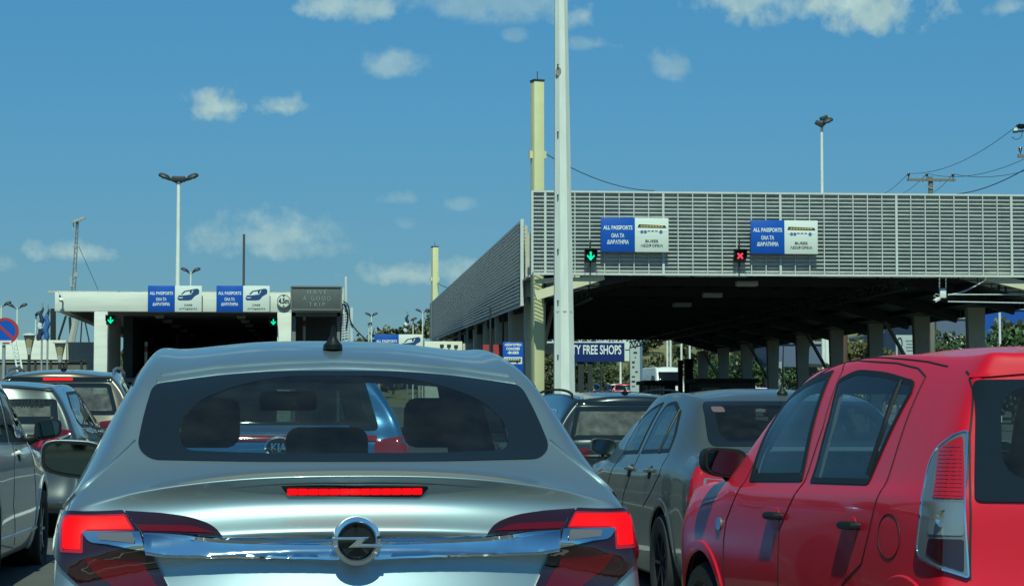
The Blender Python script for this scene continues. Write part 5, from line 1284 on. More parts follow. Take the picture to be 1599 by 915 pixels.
Y = 51; c = W(8, 517, Y); t = T('no_parking_sign', 'round blue no parking sign with red ring and slash at the left edge', 'sign', (c.x, Y, gz(c.x, Y)))
r = 20.5 / 66.5
d_ = t.part('disc', MB().lathe([(0, -.008), (r * .8, -.008), (r * .8, .01), (0, .01)], c, 'Y', 40), M_SIGNB); t.part('red_ring', MB().lathe([(r * .78, -.012), (r, -.012), (r, .012), (r * .78, .012)], c, 'Y', 48), mat('sign_red', (.38, .035, .035), .45), d_)
a_ = R(-42); dx, dz_ = math.cos(a_), math.sin(a_); b = MB().ngon([(c.x + dx * u * r * .84 - dz_ * v * r * .1, c.y - .0105, c.z + dz_ * u * r * .84 + dx * v * r * .1) for u, v in ((-1, -1), (1, -1), (1, 1), (-1, 1))]); t.part('red_slash', b, MATS['sign_red'], d_, fix=False)
q = W(6, 535, Y - .02); t.part('plate', MB().box((q.x, Y - .02, q.z), (.34, .02, .10)), M_SIGNW); t.part('plate_marks', MB().box((q.x + .05, Y - .032, q.z - .01), (.16, .006, .035)), MATS['sign_red'])
t.part('post', MB().cyl((c.x - .03, Y + .05, t.o.z), (c.x - .03, Y + .05, c.z + .2), .04, n=10), M_GALV)
# ---------------------------------------------------------------- roof antenna, thin mast, lamp posts
def lamp_post(px, ptop, Y, label, heads=2, r=.09, arm=.55, group='street lamps', sc=1.0, pole=None, headmat=None):
    c = W(px, ptop, Y); x = c.x; z0 = gz(x, Y)
    t = T('street_lamp', label, 'street lamp', (x, Y, z0), group)
    t.part('pole', MB().cyl((x, Y, z0), (x, Y, c.z), r, r * .6, 10), pole or M_WHITEP)
    hd = headmat or M_STEELD
    am = MB(); sgs = (-1, 1) if heads >= 2 else (1,)
    for sg in sgs: am.tube([(x, Y, c.z - .15 * sc), (x + sg * arm * .5 * sc, Y - .05, c.z - .02), (x + sg * arm * sc, Y - .1, c.z + .08 * sc)], .035 * sc, 6)
    t.part('arm', am, hd)
    for sg in sgs:
        b = MB(); p = Vector((x + sg * arm * 1.15 * sc, Y - .12, c.z + .12 * sc)); vs = []
        b.lathe([(.0, .17 * sc), (.12 * sc, .15 * sc), (.2 * sc, .07 * sc), (.23 * sc, -.02 * sc), (.2 * sc, -.06 * sc), (0, -.07 * sc)], p, 'Z', 14)
        for i, v in enumerate(b.v): b.v[i] = Vector((p.x + (v.x - p.x) * 1.3, v.y, v.z + (v.x - p.x) * sg * .5))
        h = t.part('lamp_head', b, hd)
        t.part('lamp_glass', MB().lathe([(0, -.075 * sc), (.13 * sc, -.065 * sc), (.15 * sc, -.05 * sc)], p, 'Z', 12), M_LAMPCLEAR, h)
    if heads == 3: t.part('centre_lamp', MB().box((x, Y, c.z + .06), (.62 * sc, .4 * sc, .24 * sc)), hd, bevel=.06)
    if heads == 1 and sc >= 1.0:
        t.part('floodlight', MB().box((x - .12, Y - .1, c.z + .02), (.42, .25, .2), rot=Matrix.Rotation(.5, 3, 'Y')), hd, bevel=.03); t.part('floodlight', MB().box((x + .08, Y - .1, c.z + .30), (.36, .25, .18), rot=Matrix.Rotation(-.35, 3, 'Y')), hd, bevel=.03)
lamp_post(279, 282, 98, 'tall white street lamp with two big heads rising behind the concrete canopy', 3, .135, .52, sc=1.0)
lamp_post(298, 425, 140, 'small twin street lamp just above the left car sign', 2, .10, .35, sc=.9)
lamp_post(1283, 195, 100, 'street lamp with stacked floodlights rising behind the louvred canopy', 1, .11, .2, sc=1.0)
c = W(1284, 190, 100); 
lamp_post(27, 480, 150, 'distant twin street lamp left of the furled flags', 2, .09, .42, 'distant street lamps', .9)
lamp_post(2, 477, 150, 'distant street lamp half cut by the left edge', 2, .09, .42, 'distant street lamps', .9)
lamp_post(56, 492, 120, 'distant single lamp between twin lamp and flags', 1, .07, .2, 'distant street lamps', .7)
lamp_post(580, 493, 220, 'distant twin street lamp right of the message board', 2, .10, .3, 'distant street lamps', 1.0)
lamp_post(576, 507, 220, 'distant short lamp beside the twin lamp right of the message board', 1, .07, .1, 'distant street lamps', .8)
lamp_post(645, 501, 180, 'distant globe lamp right of the furled striped flag', 1, .07, .05, 'distant street lamps', .9)
lamp_post(660, 487, 180, 'distant twin street lamp close to the slanting screen', 2, .08, .4, 'distant street lamps', .8)
t = T('roof_antenna_mast', 'rusty lattice antenna mast with tilted panel on the concrete canopy roof', 'antenna', (X(115, YL + 5), YL + 5, zt_))
Ya = YL + 5; mb = MB(); p0, p1 = W(114, 470, Ya), W(121, 345, Ya)
for dx in (-.07, .07): mb.bar(p0 + Vector((dx, 0, 0)), p1 + Vector((dx * .4, 0, 0)), .03)
for k in range(16):
    u, v = k / 16, (k + 1) / 16; A, B = p0.lerp(p1, u), p0.lerp(p1, v); s1 = .07 - .042 * u; s2 = .07 - .042 * v; sg = 1 if k % 2 else -1
    mb.bar(A + Vector((sg * s1, 0, 0)), B - Vector((sg * s2, 0, 0)), .022)
t.part('lattice', mb, mat('rusty_steel', (.14, .115, .10), .8)); t.part('tilted_panel', MB().bar(W(114, 347, Ya), W(133, 340, Ya), .3, .08), M_GALV)
mb = MB(); mb.bar(W(113, 386, Ya), W(129, 379, Ya), .04); mb.bar(W(114, 347, Ya), W(115, 360, Ya), .05); mb.bar(W(103, 352, Ya), W(103, 345, Ya), .02); mb.box(W(119, 429, Ya), (.12, .1, .16)); mb.box(W(111, 440, Ya), (.1, .1, .35)); t.part('aerials', mb, M_GALV)
t.part('guy_wire', MB().tube([W(123, 385, Ya), W(153, 452, Ya)], .012, 4), M_STEELD)
t = T('thin_mast', 'thin dark mast standing behind the second car sign', 'mast', (X(381, 90), 90, gz(-5, 90))); c = W(381, 366, 90); t.part('shaft', MB().cyl((c.x, 90, t.o.z), c, .06, .05, 8), mat('mast_brown', (.06, .05, .05), .6))
c = W(94, 470, YL - .1); t = T('wall_camera', 'white camera on a bent bracket at the left end of the concrete canopy', 'camera', c)
t.part('bracket', MB().tube([W(92, 455, YL - .1), W(97, 463, YL - .15), W(96, 470, YL - .2)], .03, 6), M_FRAME); t.part('housing', MB().bar(W(95, 466, YL - .25), W(95.5, 470, YL - .3), .12, .1), M_PLAST, bevel=.01)
# furled flags
def flag(px, pt, pb, Y, label, bands, w=.16):
    a = W(px, pt, Y); b2 = W(px - 2, pb, Y); t = T('furled_flag', label, 'flag', (a.x, Y, gz(a.x, Y)), 'furled flags on poles')
    t.part('pole', MB().cyl((a.x, Y, t.o.z), (a.x, Y, a.z + .1), .03, n=8), M_GALV)
    n = len(bands)
    for k, m in enumerate(bands):
        u0, u1 = k / n, (k + 1) / n; A = Vector((a.x, Y, a.z)).lerp(Vector((a.x - .06, Y, b2.z)), u0); B = Vector((a.x, Y, a.z)).lerp(Vector((a.x - .06, Y, b2.z)), u1)
        f = lambda u: w * (.25 + .75 * math.sin(min(1, u * 1.15) * math.pi * .62)) * .5
        t.part('cloth', MB().tube([A, A.lerp(B, .5) + Vector((.03 * (-1) ** k, 0, 0)), B], [f(u0), f((u0 + u1) / 2) * 1.1, f(u1)], 9), m)
FD = mat('flag_dark_blue', (.015, .03, .07), .8); FB = mat('flag_blue', (.03, .12, .32), .8); FW = mat('flag_white', (.6, .62, .62), .8)
flag(66, 478, 531, 66, 'dark furled flag with white stripes left of its blue twin', [FD, FD, FD, FW, FD, FD]); flag(75, 481, 530, 66, 'blue furled flag nearer the concrete canopy', [FD, FB, FB, FB, FB], .17)
flag(636, 490, 523, 88, 'blue and white striped furled flag above the distant car sign', [FD, FD, FD, FW, FD, FW, FD], .18)
# thin rods and cables behind the canopy end
t = T('mast_cluster', 'leaning dark poles and cables seen under the left end of the concrete canopy', 'poles', (X(110, 90), 90, gz(-12, 90)))
for (a, b2, r) in (((103, 493), (92, 528), .05), ((109, 495), (111, 530), .06), ((119, 497), (112, 532), .14), ((83, 482), (83, 530), .12), ((128, 497), (126, 532), .03), ((133, 503), (139, 532), .03)):
    t.part('pole', MB().tube([W(*a, 90), W(*b2, 90), W(b2[0], 600, 90)], r, 6), M_STEELD if r < .13 else M_CONCG)
# ---------------------------------------------------------------- further lane sign, barrier, coach sign
Yd = 84.0; a = W(585, 522, Yd); b2 = W(660, 560, Yd)
lane_sign(585, 660, 522, 559, Yd, 'car', 'low car lane sign showing just over the silver roof')
t = T('sign_frame', 'grey steel frame carrying the low car lane sign', 'frame', (X(622, Yd + .3), Yd + .3, gz(0, Yd))); mb = MB()
for px in (592, 655): mb.bar((X(px, Yd + .3), Yd + .3, t.o.z), W(px, 524, Yd + .3), .1)
t.part('post', mb, M_BEIGE)
Yk = 88.0; a, b2 = X(663, Yk), X(722, Yk); t = T('concrete_barrier', 'pale concrete barrier with dark marks below the slanting screen', 'barrier', ((a + b2) / 2, Yk, gz(3, Yk)))
t.part('wall', MB().box2((a, Yk, t.o.z), (b2, Yk + .4, Z(690, 533, Yk))), M_CONC, bevel=.02); t.part('end_block', MB().box2((b2 + .02, Yk + .1, t.o.z), (b2 + .8, Yk + .6, Z(690, 536, Yk))), M_CONCG, bevel=.02)
for k, (px, py) in enumerate(((690, 540), (701, 540), (712, 541))): c = W(px, py, Yk - .002); t.part('dark_mark', MB().box((c.x, Yk - .01, c.z), (.16, .02, .12)).box((c.x, Yk - .01, c.z - .1), (.06, .02, .1)), M_TXTD)

Y = 54.0; a = W(785, 534, Y); b2 = W(817, 586, Y); c = Vector(((a.x + b2.x) / 2, Y, (a.z + b2.z) / 2)); w = b2.x - a.x; h = a.z - b2.z
t = T('coach_sign', 'blue coach sign with a bus picture beside the yellow mast foot', 'sign', (c.x, Y, gz(c.x, Y))); p = panel(t, c, w, h, M_SIGNB, 'blue_panel')
words(t, [('ΛΕΩΦΟΡΕΙΑ', h * .42, .075, w * .84), ('COACHES', h * .30, .085, w * .66), ('-BUSES', h * .18, .085, w * .56)], c, M_TXTW, 'lettering', p, weight=.004)
flat(t, [[(-.44 * w, -.13), (.44 * w, -.13), (.44 * w, .04), (-.44 * w, .04)]], c, 1, M_SIGNW, 'white_field', p)
flat(t, [[(-.38 * w, -.09), (.36 * w, -.09), (.38 * w, -.03), (.36 * w, .01), (-.36 * w, .01)], circ(-.22 * w, -.095, .026), circ(.2 * w, -.095, .026)], c, 1, M_TXTD, 'bus_picture', p, -.034)
flat(t, [[(-.33 * w + i * .11 * w, -.035), (-.25 * w + i * .11 * w, -.035), (-.25 * w + i * .11 * w, -.005), (-.33 * w + i * .11 * w, -.005)] for i in range(6)], c, 1, M_SIGNW, 'bus_windows', p, -.036)
t.part('post', MB().cyl((c.x, Y + .06, t.o.z), (c.x, Y + .06, a.z), .04, n=8), M_GALV)
for k, (px, w_, lab) in enumerate(((759, .10, 'narrow red banner on a post, left of the lettered one'), (777, .14, 'red banner with white letters next to the coach sign'))):
    Y = 70; a = W(px, 538, Y); t = T('red_banner', lab, 'banner', (a.x, Y, gz(a.x, Y)), 'red banners'); p = t.part('banner', MB().box2((a.x - w_, Y, a.z - 1.6), (a.x + w_, Y + .04, a.z)), mat('banner_red', (.36, .04, .05), .6))
    t.part('post', MB().cyl((a.x + w_ + .04, Y + .05, t.o.z), (a.x + w_ + .04, Y + .05, a.z + 1.2), .035, n=8), M_STEELD)
    if k: b = MB(); put_text(b, 'ΛΤ', (a.x, Y - .004, a.z - .42), .16, .2, .006); t.part('lettering', b, M_TXTW, p, fix=False)
# ---------------------------------------------------------------- duty free sign, info pylon, booths
Y = 124.5; a = W(874, 535, Y); b2 = W(975, 565, Y)
t = T('shop_sign', 'dark blue duty free shops sign with white arrow panel behind the white pole', 'sign', ((a.x + b2.x) / 2, Y, gz(8, Y)))
p = t.part('blue_panel', MB().box2((a.x, Y, b2.z), (b2.x, Y + .3, a.z)), mat('sign_navy', (.006, .022, .12), .4))
b = MB(); v, fc = text_geo('DUTY FREE SHOPS', .72, .015); xr_ = X(970, Y); wd_ = xr_ - X(877, Y); k = wd_ / (max(q[0] for q in v) - min(q[0] for q in v)); b.add([(xr_ - wd_ / 2 + x * k, Y - .01, Z(940, 546, Y) + y) for x, y in v], fc); t.part('lettering', b, M_TXTW, p, fix=False)
q = t.part('arrow_panel', MB().box2((b2.x + .01, Y, b2.z + .05), (X(992, Y), Y + .3, a.z)), M_SIGNW); c = W(982, 546, Y)
b = MB(); b.bar((c.x - .22, Y - .01, c.z), (c.x + .18, Y - .01, c.z), .012, .05)
for sg in (-1, 1): b.bar((c.x + .03, Y - .012, c.z + sg * .17), (c.x + .2, Y - .012, c.z), .012, .05)
t.part('arrow', b, M_TXTD, q)
for px, w_ in ((903, .32), (918, .28), (938, .08), (987, .2)): t.part('leg', MB().box2((X(px, Y), Y + .1, gz(8, Y)), (X(px, Y) + w_, Y + .3, b2.z + .1)), M_STEELD)
Y = 124.0; a = W(984, 533, Y); b2 = W(1004, 625, Y); t = T('info_pylon', 'tall pale information pylon with small dark symbols beside the shop sign', 'pylon', ((a.x + b2.x) / 2, Y, gz(11, Y)))
xm = X(999, Y); p = t.part('pale_face', MB().box2((a.x, Y, t.o.z), (xm, Y + .25, a.z)), mat('pylon_grey', (.42, .45, .44), .5)); t.part('blue_edge', MB().box2((xm + .01, Y + .02, t.o.z), (X(1003, Y), Y + .25, a.z)), mat('pylon_edge', (.10, .16, .24), .5))
mb = MB(); rr_ = random.Random(5)
for k in range(9):
    c = W(989 + rr_.choice((0, 5, 3)), 543 + k * 7.5, Y - .006); mb.box((c.x, Y - .008, c.z), (rr_.uniform(.06, .22), .012, rr_.uniform(.05, .12)))
t.part('symbols', mb, M_TXTD, p)
def booth(px0, px1, pt, Y, label, m, extra=None):
    a, b2 = X(px0, Y), X(px1, Y); z = Z(px0, pt, Y); t = T('control_booth', label, 'booth', ((a + b2) / 2, Y, gz(a, Y)), 'control booths under the bus canopy')
    t.part('cabin', MB().box2((a + .1, Y, t.o.z), (b2 - .1, Y + 2.2, z - .16)), m); t.part('roof', MB().box2((a, Y - .2, z - .15), (b2, Y + 2.4, z)), M_STEELD)
    t.part('window', MB().box2((a + .25, Y - .01, z - 1.15), (b2 - .25, Y + .05, z - .35)), M_GLOSSBLACK)
    return t
t = booth(1005, 1058, 594, 92, 'dark booth with white gate posts at its foot', M_STEELD)
for k, px in enumerate((1008, 1016, 1023, 1029, 1034)):
    c = W(px, 604, 90.5); u = T('bollard', 'pale bollard in the row before the dark booth under the bus canopy' if k != 4 else 'red and white bollard in the row before the dark booth', 'bollard', (c.x, 90.5, gz(c.x, 90.5)), 'bollards before the dark booth')
    u.part('post', MB().cyl((c.x, 90.5, u.o.z), (c.x, 90.5, c.z), .09, n=10), M_PLAST); u.part('cap', MB().lathe([(.1, 0), (.09, .05), (0, .07)], (c.x, 90.5, c.z), 'Z', 10), M_PLAST if k != 4 else MATS['marker_red'])
booth(1085, 1183, 591, 84, 'long low dark booth right of the black gate pillars', mat('booth_grey', (.10, .11, .11), .6))
for k, (pa, pb_, pt, lab) in enumerate(((1060, 1066, 564, 'narrow black pillar left of the wider one under the bus canopy'), (1070, 1082, 562, 'wider black pillar under the bus canopy'))):
    Y = 88; a, b2 = X(pa, Y), X(pb_, Y); t = T('gate_pillar', lab, 'pillar', ((a + b2) / 2, Y, gz(a, Y)), 'black gate pillars'); t.part('pillar', MB().box2((a, Y, t.o.z), (b2, Y + .35, Z(pa, pt, Y))), M_BLACK, bevel=.01); t.part('cap', MB().box2((a - .02, Y - .02, Z(pa, pt, Y)), (b2 + .02, Y + .37, Z(pa, pt, Y) + .05)), M_STEELD)
# white lattice roof beyond the canopy
LR = T('lattice_roof', 'white open lattice roof beyond the dark end of the bus canopy', 'canopy', (8, 124, gz(8, 124)))
mb = MB(); za, zc = Z(900, 532, 124), Z(900, 517, 124); xl, xr_ = X(815, 124), X(1012, 124)
for j, y in enumerate(np.arange(126.5, 150, 3.0)):
    mb.bar((xl, y, za), (xr_, y, za), .09); mb.bar((xl, y, za + .32), (xr_ - 1.0, y, za + .42), .07); mb.bar((xl, y, zc), (xr_ - 2.2, y, zc + .05), .07)
    n = 14
    for k in range(n): u = xl + (xr_ - xl) * k / n; v = xl + (xr_ - xl) * (k + 1) / n; mb.bar((u, y, za), ((u + v) / 2, y, za + .4), .045); mb.bar(((u + v) / 2, y, za + .4), (v, y, za), .045)
for k in range(7): u = xl + (xr_ - xl) * k / 6; mb.bar((u, 126.5, za + .2), (u, 149, za + .5), .07)
LR.part('lattice', mb, mat('white_steel', (.62, .64, .62), .5)); mb = MB()
for px in (822, 905, 1008): mb.bar((X(px, 124), 127, gz(8, 124)), (X(px, 124), 127, za), .16)
LR.part('post', mb, M_STEELD)
mb = MB()
for k in range(9): u = xl + (xr_ - 2 - xl) * k / 9; mb.add([(u + .05, 127, zc + .12), (u + 1.0, 127, zc + .16), (u + 1.0, 149, zc + .5), (u + .05, 149, zc + .46)], [(0, 1, 2, 3)])
LR.part('clear_sheet', mb, mat('translucent_sheet', (.55, .58, .56), .5), fix=False)
for k, (px, pt) in enumerate(((1042, 541), (1047, 541), (1064, 541), (1077, 541), (969, 565))):
    Y = 150 + k; c = W(px, pt, Y); t = MB().cyl((c.x, Y, gz(c.x, Y)), (c.x, Y, c.z + 1.5), .075, n=8).build('flag_pole', M_WHITEP, None, (c.x, Y, gz(c.x, Y))); tag(t, ['white pole, first from the left of the far cluster', 'thicker white pole, second of the far cluster', 'white pole, third of the far cluster by the black pillars', 'white pole behind the wider black pillar', 'white pole seen below the shop sign arrow'][k], 'pole', 'white poles in front of the hillside')
# ---------------------------------------------------------------- utility poles and wires
def utility(px, pt, Y, label, arm=1.2, zup=None, light=False):
    c = W(px, pt, Y); t = T('utility_pole', label, 'utility pole', (c.x, Y, gz(c.x, Y)), 'wooden utility poles'); wood = mat('weathered_wood', (.17, .15, .125), .85, var=.25, vscale=6, stretch=(1, 1, .2))
    t.part('pole', MB().cyl((c.x, Y, t.o.z), (c.x, Y, c.z + .12), .16, .11, 10), wood); cz = c.z - .05
    A = MB().box((c.x, Y - .13, cz), (2 * arm, .1, .12)); 
    cr_ = t.part('crossarm', A, wood); b = MB()
    for sg in (-1, 1): b.bar((c.x + sg * .45, Y - .13, cz - .05), (c.x, Y - .13, cz - .45), .03)
    t.part('strut', b, M_GALV); ins = []
    for dx in (-arm * .93, -.21, arm * .9):
        p = Vector((c.x + dx, Y - .13, cz + .06)); t.part('insulator', MB().lathe([(.02, 0), (.02, .1), (.07, .12), (.045, .17), (.075, .21), (.05, .27), (0, .28)], p, 'Z', 12), mat('insulator_brown', (.03, .022, .02), .25)); ins.append(p + Vector((0, 0, .24)))
    return ins
i1 = utility(1453, 280, 104, 'wooden utility pole with a crossarm rising behind the louvred canopy')
i2 = utility(1640, 243, 78, 'utility pole just outside the right edge with its crossarm end showing', 1.25)
for k in range(3): wire([i1[k], i2[k] + Vector((0, 0, .9 if k == 0 else 0))], ['upper wire between the utility poles at right', 'middle wire between the utility poles at right', 'lower wire between the utility poles at right'][k], .012, .5)
for k in range(3): wire([i1[k], W([1378, 1410, 1458][k], [304, 302, 300][k], 150)], ['wire going down left from the end of the crossarm', 'wire going back from the middle of the crossarm', 'wire going back behind the utility pole'][k], .014, .1)
wire([W(1472, 304, 110), W(1620, 253, 80)], 'thicker black cable below the wires at right', .022, .35)
c = W(1592, 200, 78); t = T('floodlight', 'dark floodlight on a bracket at the upper right edge', 'floodlight', c); d = Vector((-.75, -.3, -.45)).normalized()
t.part('housing', MB().lathe([(0, -.1), (.16, -.06), (.2, .06), (0, .1)], c + Vector((.08, 0, .05)), 'Z', 14), M_BLACK); t.part('arm', MB().bar(c + d * .35, c + Vector((1.2, 0, .0)), .07), M_STEELD); t.part('white_cap', MB().box(W(1585.5, 204, 78), (.12, .1, .18)), M_PLAST); t.part('cable', MB().tube([tuple(p) for p in spline([tuple(W(*p, 78)) for p in ((1597, 204), (1594, 215), (1586, 218), (1580, 214))], 5)], .012, 5), M_STEELD); t.part('pole', MB().cyl((c.x + 1.2, c.y, gz(c.x, 78)), (c.x + 1.2, c.y, c.z + .1), .1, n=8), M_GALV)
# ================================================================ hillside, trees, buildings, parked cars
def leafmat(name, c, v=.45):
    m = mat(name, c, .6, var=v, vscale=1.2); return m
M_LEAF = [leafmat('leaf_olive', (.075, .085, .030)), leafmat('leaf_green', (.040, .075, .022)), leafmat('leaf_dark', (.026, .048, .018)), leafmat('leaf_yellowish', (.12, .105, .035))]
M_BARK = mat('bark', (.10, .075, .05), .9, var=.3, vscale=6)
# hill
def hz(x, y):
    u = max(0, min(1, (y - 165) / 190)); s = u * u * (3 - 2 * u); side = max(0, min(1, (x + 10) / 35)); side = side * side * (3 - 2 * side)
    return gz(x, y) + s * (3.2 + 9.5 * side) + .5 * math.sin(x * .07 + y * .03) * u
hx = list(range(-260, 420, 14)); hy = list(range(160, 560, 12))
mb = MB(); mb.add([(x, y, hz(x, y) - (.3 if y == hy[0] else 0)) for y in hy for x in hx], [(j * len(hx) + i, j * len(hx) + i + 1, (j + 1) * len(hx) + i + 1, (j + 1) * len(hx) + i) for j in range(len(hy) - 1) for i in range(len(hx) - 1)], True)
tag(mb.build('hill', mat('dry_grass', (.155, .135, .06), .9, var=.4, vscale=.12), fix=False), kind='structure')
def leaves(mb, c, rx, rz, n, size, rnd):
    for _ in range(n):
        d = Vector((rnd.gauss(0, 1), rnd.gauss(0, 1), rnd.gauss(0, 1))).normalized() * (rnd.random() ** .45)
        p = c + Vector((d.x * rx, d.y * rx, d.z * rz)); a = Vector((rnd.gauss(0, 1), rnd.gauss(0, 1), rnd.gauss(0, .7))).normalized(); b = a.orthogonal().normalized()
        b = (b * math.cos(rnd.random() * 6.3) + a.cross(b) * math.sin(rnd.random() * 6.3)); s = size * rnd.uniform(.6, 1.4); t = a.cross(b)
        mb.v += [p - b * s, p + t * s * .55, p + b * s, p - t * s * .55]; k = len(mb.v); mb.f.append([k - 4, k - 3, k - 2, k - 1]); mb.sm.append(False); mb.mi.append(0)
def crown_mesh(seed, h, r, n, size, base=.3, tall=1.0):
    rnd = random.Random(seed); mb = MB()
    for k in range(16):
        a = rnd.random() * 6.28; rr = r * .62 * rnd.random() ** .5; z = h * (base + (1 - base) * rnd.random() * .86); kk = 1 - .45 * abs((z / h - .62) / .4)
        leaves(mb, Vector((rr * math.cos(a) * kk, rr * math.sin(a) * kk, z)), r * rnd.uniform(.26, .48), h * rnd.uniform(.08, .16) * tall, n // 16, size, rnd)
    return mb
def trunk_mesh(seed, h, r):
    rnd = random.Random(seed + 50); mb = MB(); mb.tube([(0, 0, -.3), (.05, 0, h * .3), (.1 * rnd.uniform(-1, 1), .1, h * .62)], [.16 * h / 6, .11 * h / 6, .04], 8)
    for k in range(6): a = rnd.random() * 6.28; z = h * rnd.uniform(.28, .5); mb.tube([(0, 0, z), (r * .3 * math.cos(a), r * .3 * math.sin(a), z + h * .14), (r * .6 * math.cos(a), r * .6 * math.sin(a), z + h * .3)], [.05, .035, .012], 5, False)
    return mb
PROTO = {}
def tree(x, y, h, r, kind, label, group='trees beyond the parking', base=.25, z=None, name='tree', n=2600, size=.20):
    key = (kind, round(h / r, 1), base, n)
    z = (hz(x, y) if y > 160 else gz(x, y)) if z is None else z
    t = empty(name, (x, y, z), random.random() * 6.28, label, 'shrub' if name == 'shrub' else 'tree', group)
    if key not in PROTO:
        a = crown_mesh(len(PROTO) + 3, 6.0, 6.0 * r / h, n, size, base).build('crown', M_LEAF[kind], t, fix=False); b = trunk_mesh(len(PROTO), 6.0, 6.0 * r / h).build('trunk', M_BARK, t); PROTO[key] = (a, b)
    else:
        for o in PROTO[key]: c = o.copy(); COL.objects.link(c); c.parent = t
    t.scale = (h / 6.0,) * 3; return t
def tp(px, Y): return X(px, Y)
TR = [  # pixel column, distance, top pixel row, radius, kind, words
    (868, 128, 548, 2.4, 0, 'olive tree between the yellow mast and the white pole'), (893, 150, 560, 2.2, 1, 'small green tree just left of the white pole foot'),
    (815, 135, 560, 2.0, 2, 'dark bush-like tree behind the coach sign'), (915, 165, 566, 2.2, 2, 'dark tree right of the white pole under the shop sign'), (948, 175, 566, 2.4, 0, 'olive tree under the lettering of the shop sign'),
    (1018, 170, 548, 2.4, 0, 'olive tree above the white van roof'), (1100, 165, 560, 2.2, 1, 'green tree by the black pillars'), (1137, 150, 552, 2.6, 1, 'green tree between the far canopy columns'),
    (1184, 140, 546, 2.8, 2, 'dark leafy tree two columns right of the black pillars'), (1192, 132, 556, 2.0, 1, 'bright green tree left of the slate building'), (1335, 118, 527, 2.2, 3, 'yellowish tree between two middle columns'),
    (1352, 122, 532, 2.0, 1, 'green tree beside the yellowish one'), (1380, 120, 545, 1.5, 3, 'low yellowish tree left of the billboard'), (1455, 112, 512, 2.4, 1, 'green tree behind the second nearest column'),
    (1490, 108, 516, 2.6, 0, 'olive green tree left of the nearest column'), (1560, 104, 508, 2.8, 1, 'green tree right of the nearest column'), (1600, 106, 492, 2.6, 0, 'olive tree at the right edge under the canopy eave'), (1580, 96, 535, 1.8, 2, 'dark low tree by the right edge')]
for (px, Y, top, r, k, lab) in TR:
    x = tp(px, Y); z = hz(x, Y) if Y > 160 else gz(x, Y); h = max(2.0, Z(px, top, Y) - z); tree(x, Y, h, r, k, lab)
# oleanders in flower
for k, (px, Y, top) in enumerate(((1508, 92, 522), (1528, 90, 530), (1232, 104, 566))):
    x = tp(px, Y); z = gz(x, Y); h = Z(px, top, Y) - z
    t = tree(x, Y, h, 1.5, 1, ['oleander with white flowers left of the nearest column', 'oleander with white flowers at the foot of the nearest column', 'low shrub with thin stems in front of the slate building'][k], 'flowering shrubs', .05, name='shrub', n=2200, size=.16)
    if k < 2:
        rnd = random.Random(k); mb = MB()
        for q in range(90): a = rnd.random() * 6.28; rr = 1.35 * h / 6 * 6 / h * rnd.random() ** .5; mb.lathe([(0, .06), (.05, 0), (0, -.05)], (rr * math.cos(a), rr * math.sin(a), rnd.uniform(.3, .97) * 6), 'Z', 5)
        for i, v in enumerate(mb.v): pass
        mb.build('flowers', mat('flower_white', (.7, .7, .66), .7), t)
# wooded slope: nobody could count it
rnd = random.Random(11); W_ = [MB() for _ in range(3)]
for q in range(900):
    y = rnd.uniform(185, 430); x = rnd.uniform(-.25, .42) * y; z = hz(x, y); h = rnd.uniform(2.0, 5.2); r = h * rnd.uniform(.4, .62); m = W_[rnd.choice((0, 0, 1, 2))]
    for k in range(3):
        leaves(m, Vector((x + rnd.uniform(-r, r) * .5, y, z + h * rnd.uniform(.35, .72))), r * .62, h * .32, 34, .5, rnd)
b = MB()
for k, m in enumerate(W_):
    o = len(b.v); b.v += m.v; b.f += [[i + o for i in f] for f in m.f]; b.sm += m.sm; b.mi += [k] * len(m.f)
w = b.build('woodland', [M_LEAF[0], M_LEAF[2], M_LEAF[3]], fix=False); tag(w, 'dry olive green woodland covering the far slope', 'woodland', None, 'stuff')
# ---------------------------------------------------------------- buildings on the right
def block(name, pxl, pxr, pt, Y, D, m, label, extras=()):
    a, b2 = X(pxl, Y), X(pxr, Y); z0 = gz(a, Y); t = T(name, label, 'building', ((a + b2) / 2, Y, z0)); z1 = Z((pxl + pxr) / 2, pt, Y)
    t.part('wall', MB().box2((a, Y, z0 - .3), (b2, Y + D, z1)), m); t.part('roof_trim', MB().box2((a - .1, Y - .1, z1), (b2 + .1, Y + D + .1, z1 + .15)), M_GALV)
    t.z1 = z1; t.x = (a, b2); return t
M_CLAD = mat('blue_cladding', (.006, .07, .34), .45, var=.06, vscale=1.5, bump=.4, bscale=6, stretch=(6, 6, .05)); M_SLATE = mat('slate_and_shaded_cladding', (.10, .125, .19), .5, var=.08, bump=.4, bscale=6, stretch=(6, 6, .05))
t = block('warehouse', 1462, 1531, 498, 146, 14, M_SLATE, 'shed left of the nearest canopy column, slate tone standing for shaded blue cladding')  # slate colour here stands in for shade on blue cladding
t.part('door', MB().box2((t.x[0] + .8, 145.93, gz(30, 146)), (t.x[0] + 2.2, 146, gz(30, 146) + 2.4)), M_GALV)
t = block('warehouse', 1536, 1760, 484, 150, 20, M_CLAD, 'bright blue clad warehouse at the right edge behind the nearest columns')
a = t.x[0]; t.part('door', MB().box2((a + 3, 149.9, gz(a, 150)), (a + 6, 150, gz(a, 150) + 4)), M_GALV)
for k in range(5): t.part('window', MB().box2((a + 8 + k * 4, 149.93, gz(a, 150) + 3), (a + 10.5 + k * 4, 150, gz(a, 150) + 4.2)), M_GLOSSBLACK)
t = block('warehouse', 1384, 1440, 520, 160, 12, M_CLAD, 'smaller blue clad building behind the pale billboard')
for k in range(2): t.part('window', MB().box2((t.x[0] + .5 + k * 1.1, 159.93, gz(30, 160) + 2), (t.x[0] + 1.2 + k * 1.1, 160, gz(30, 160) + 3)), M_GLOSSBLACK)
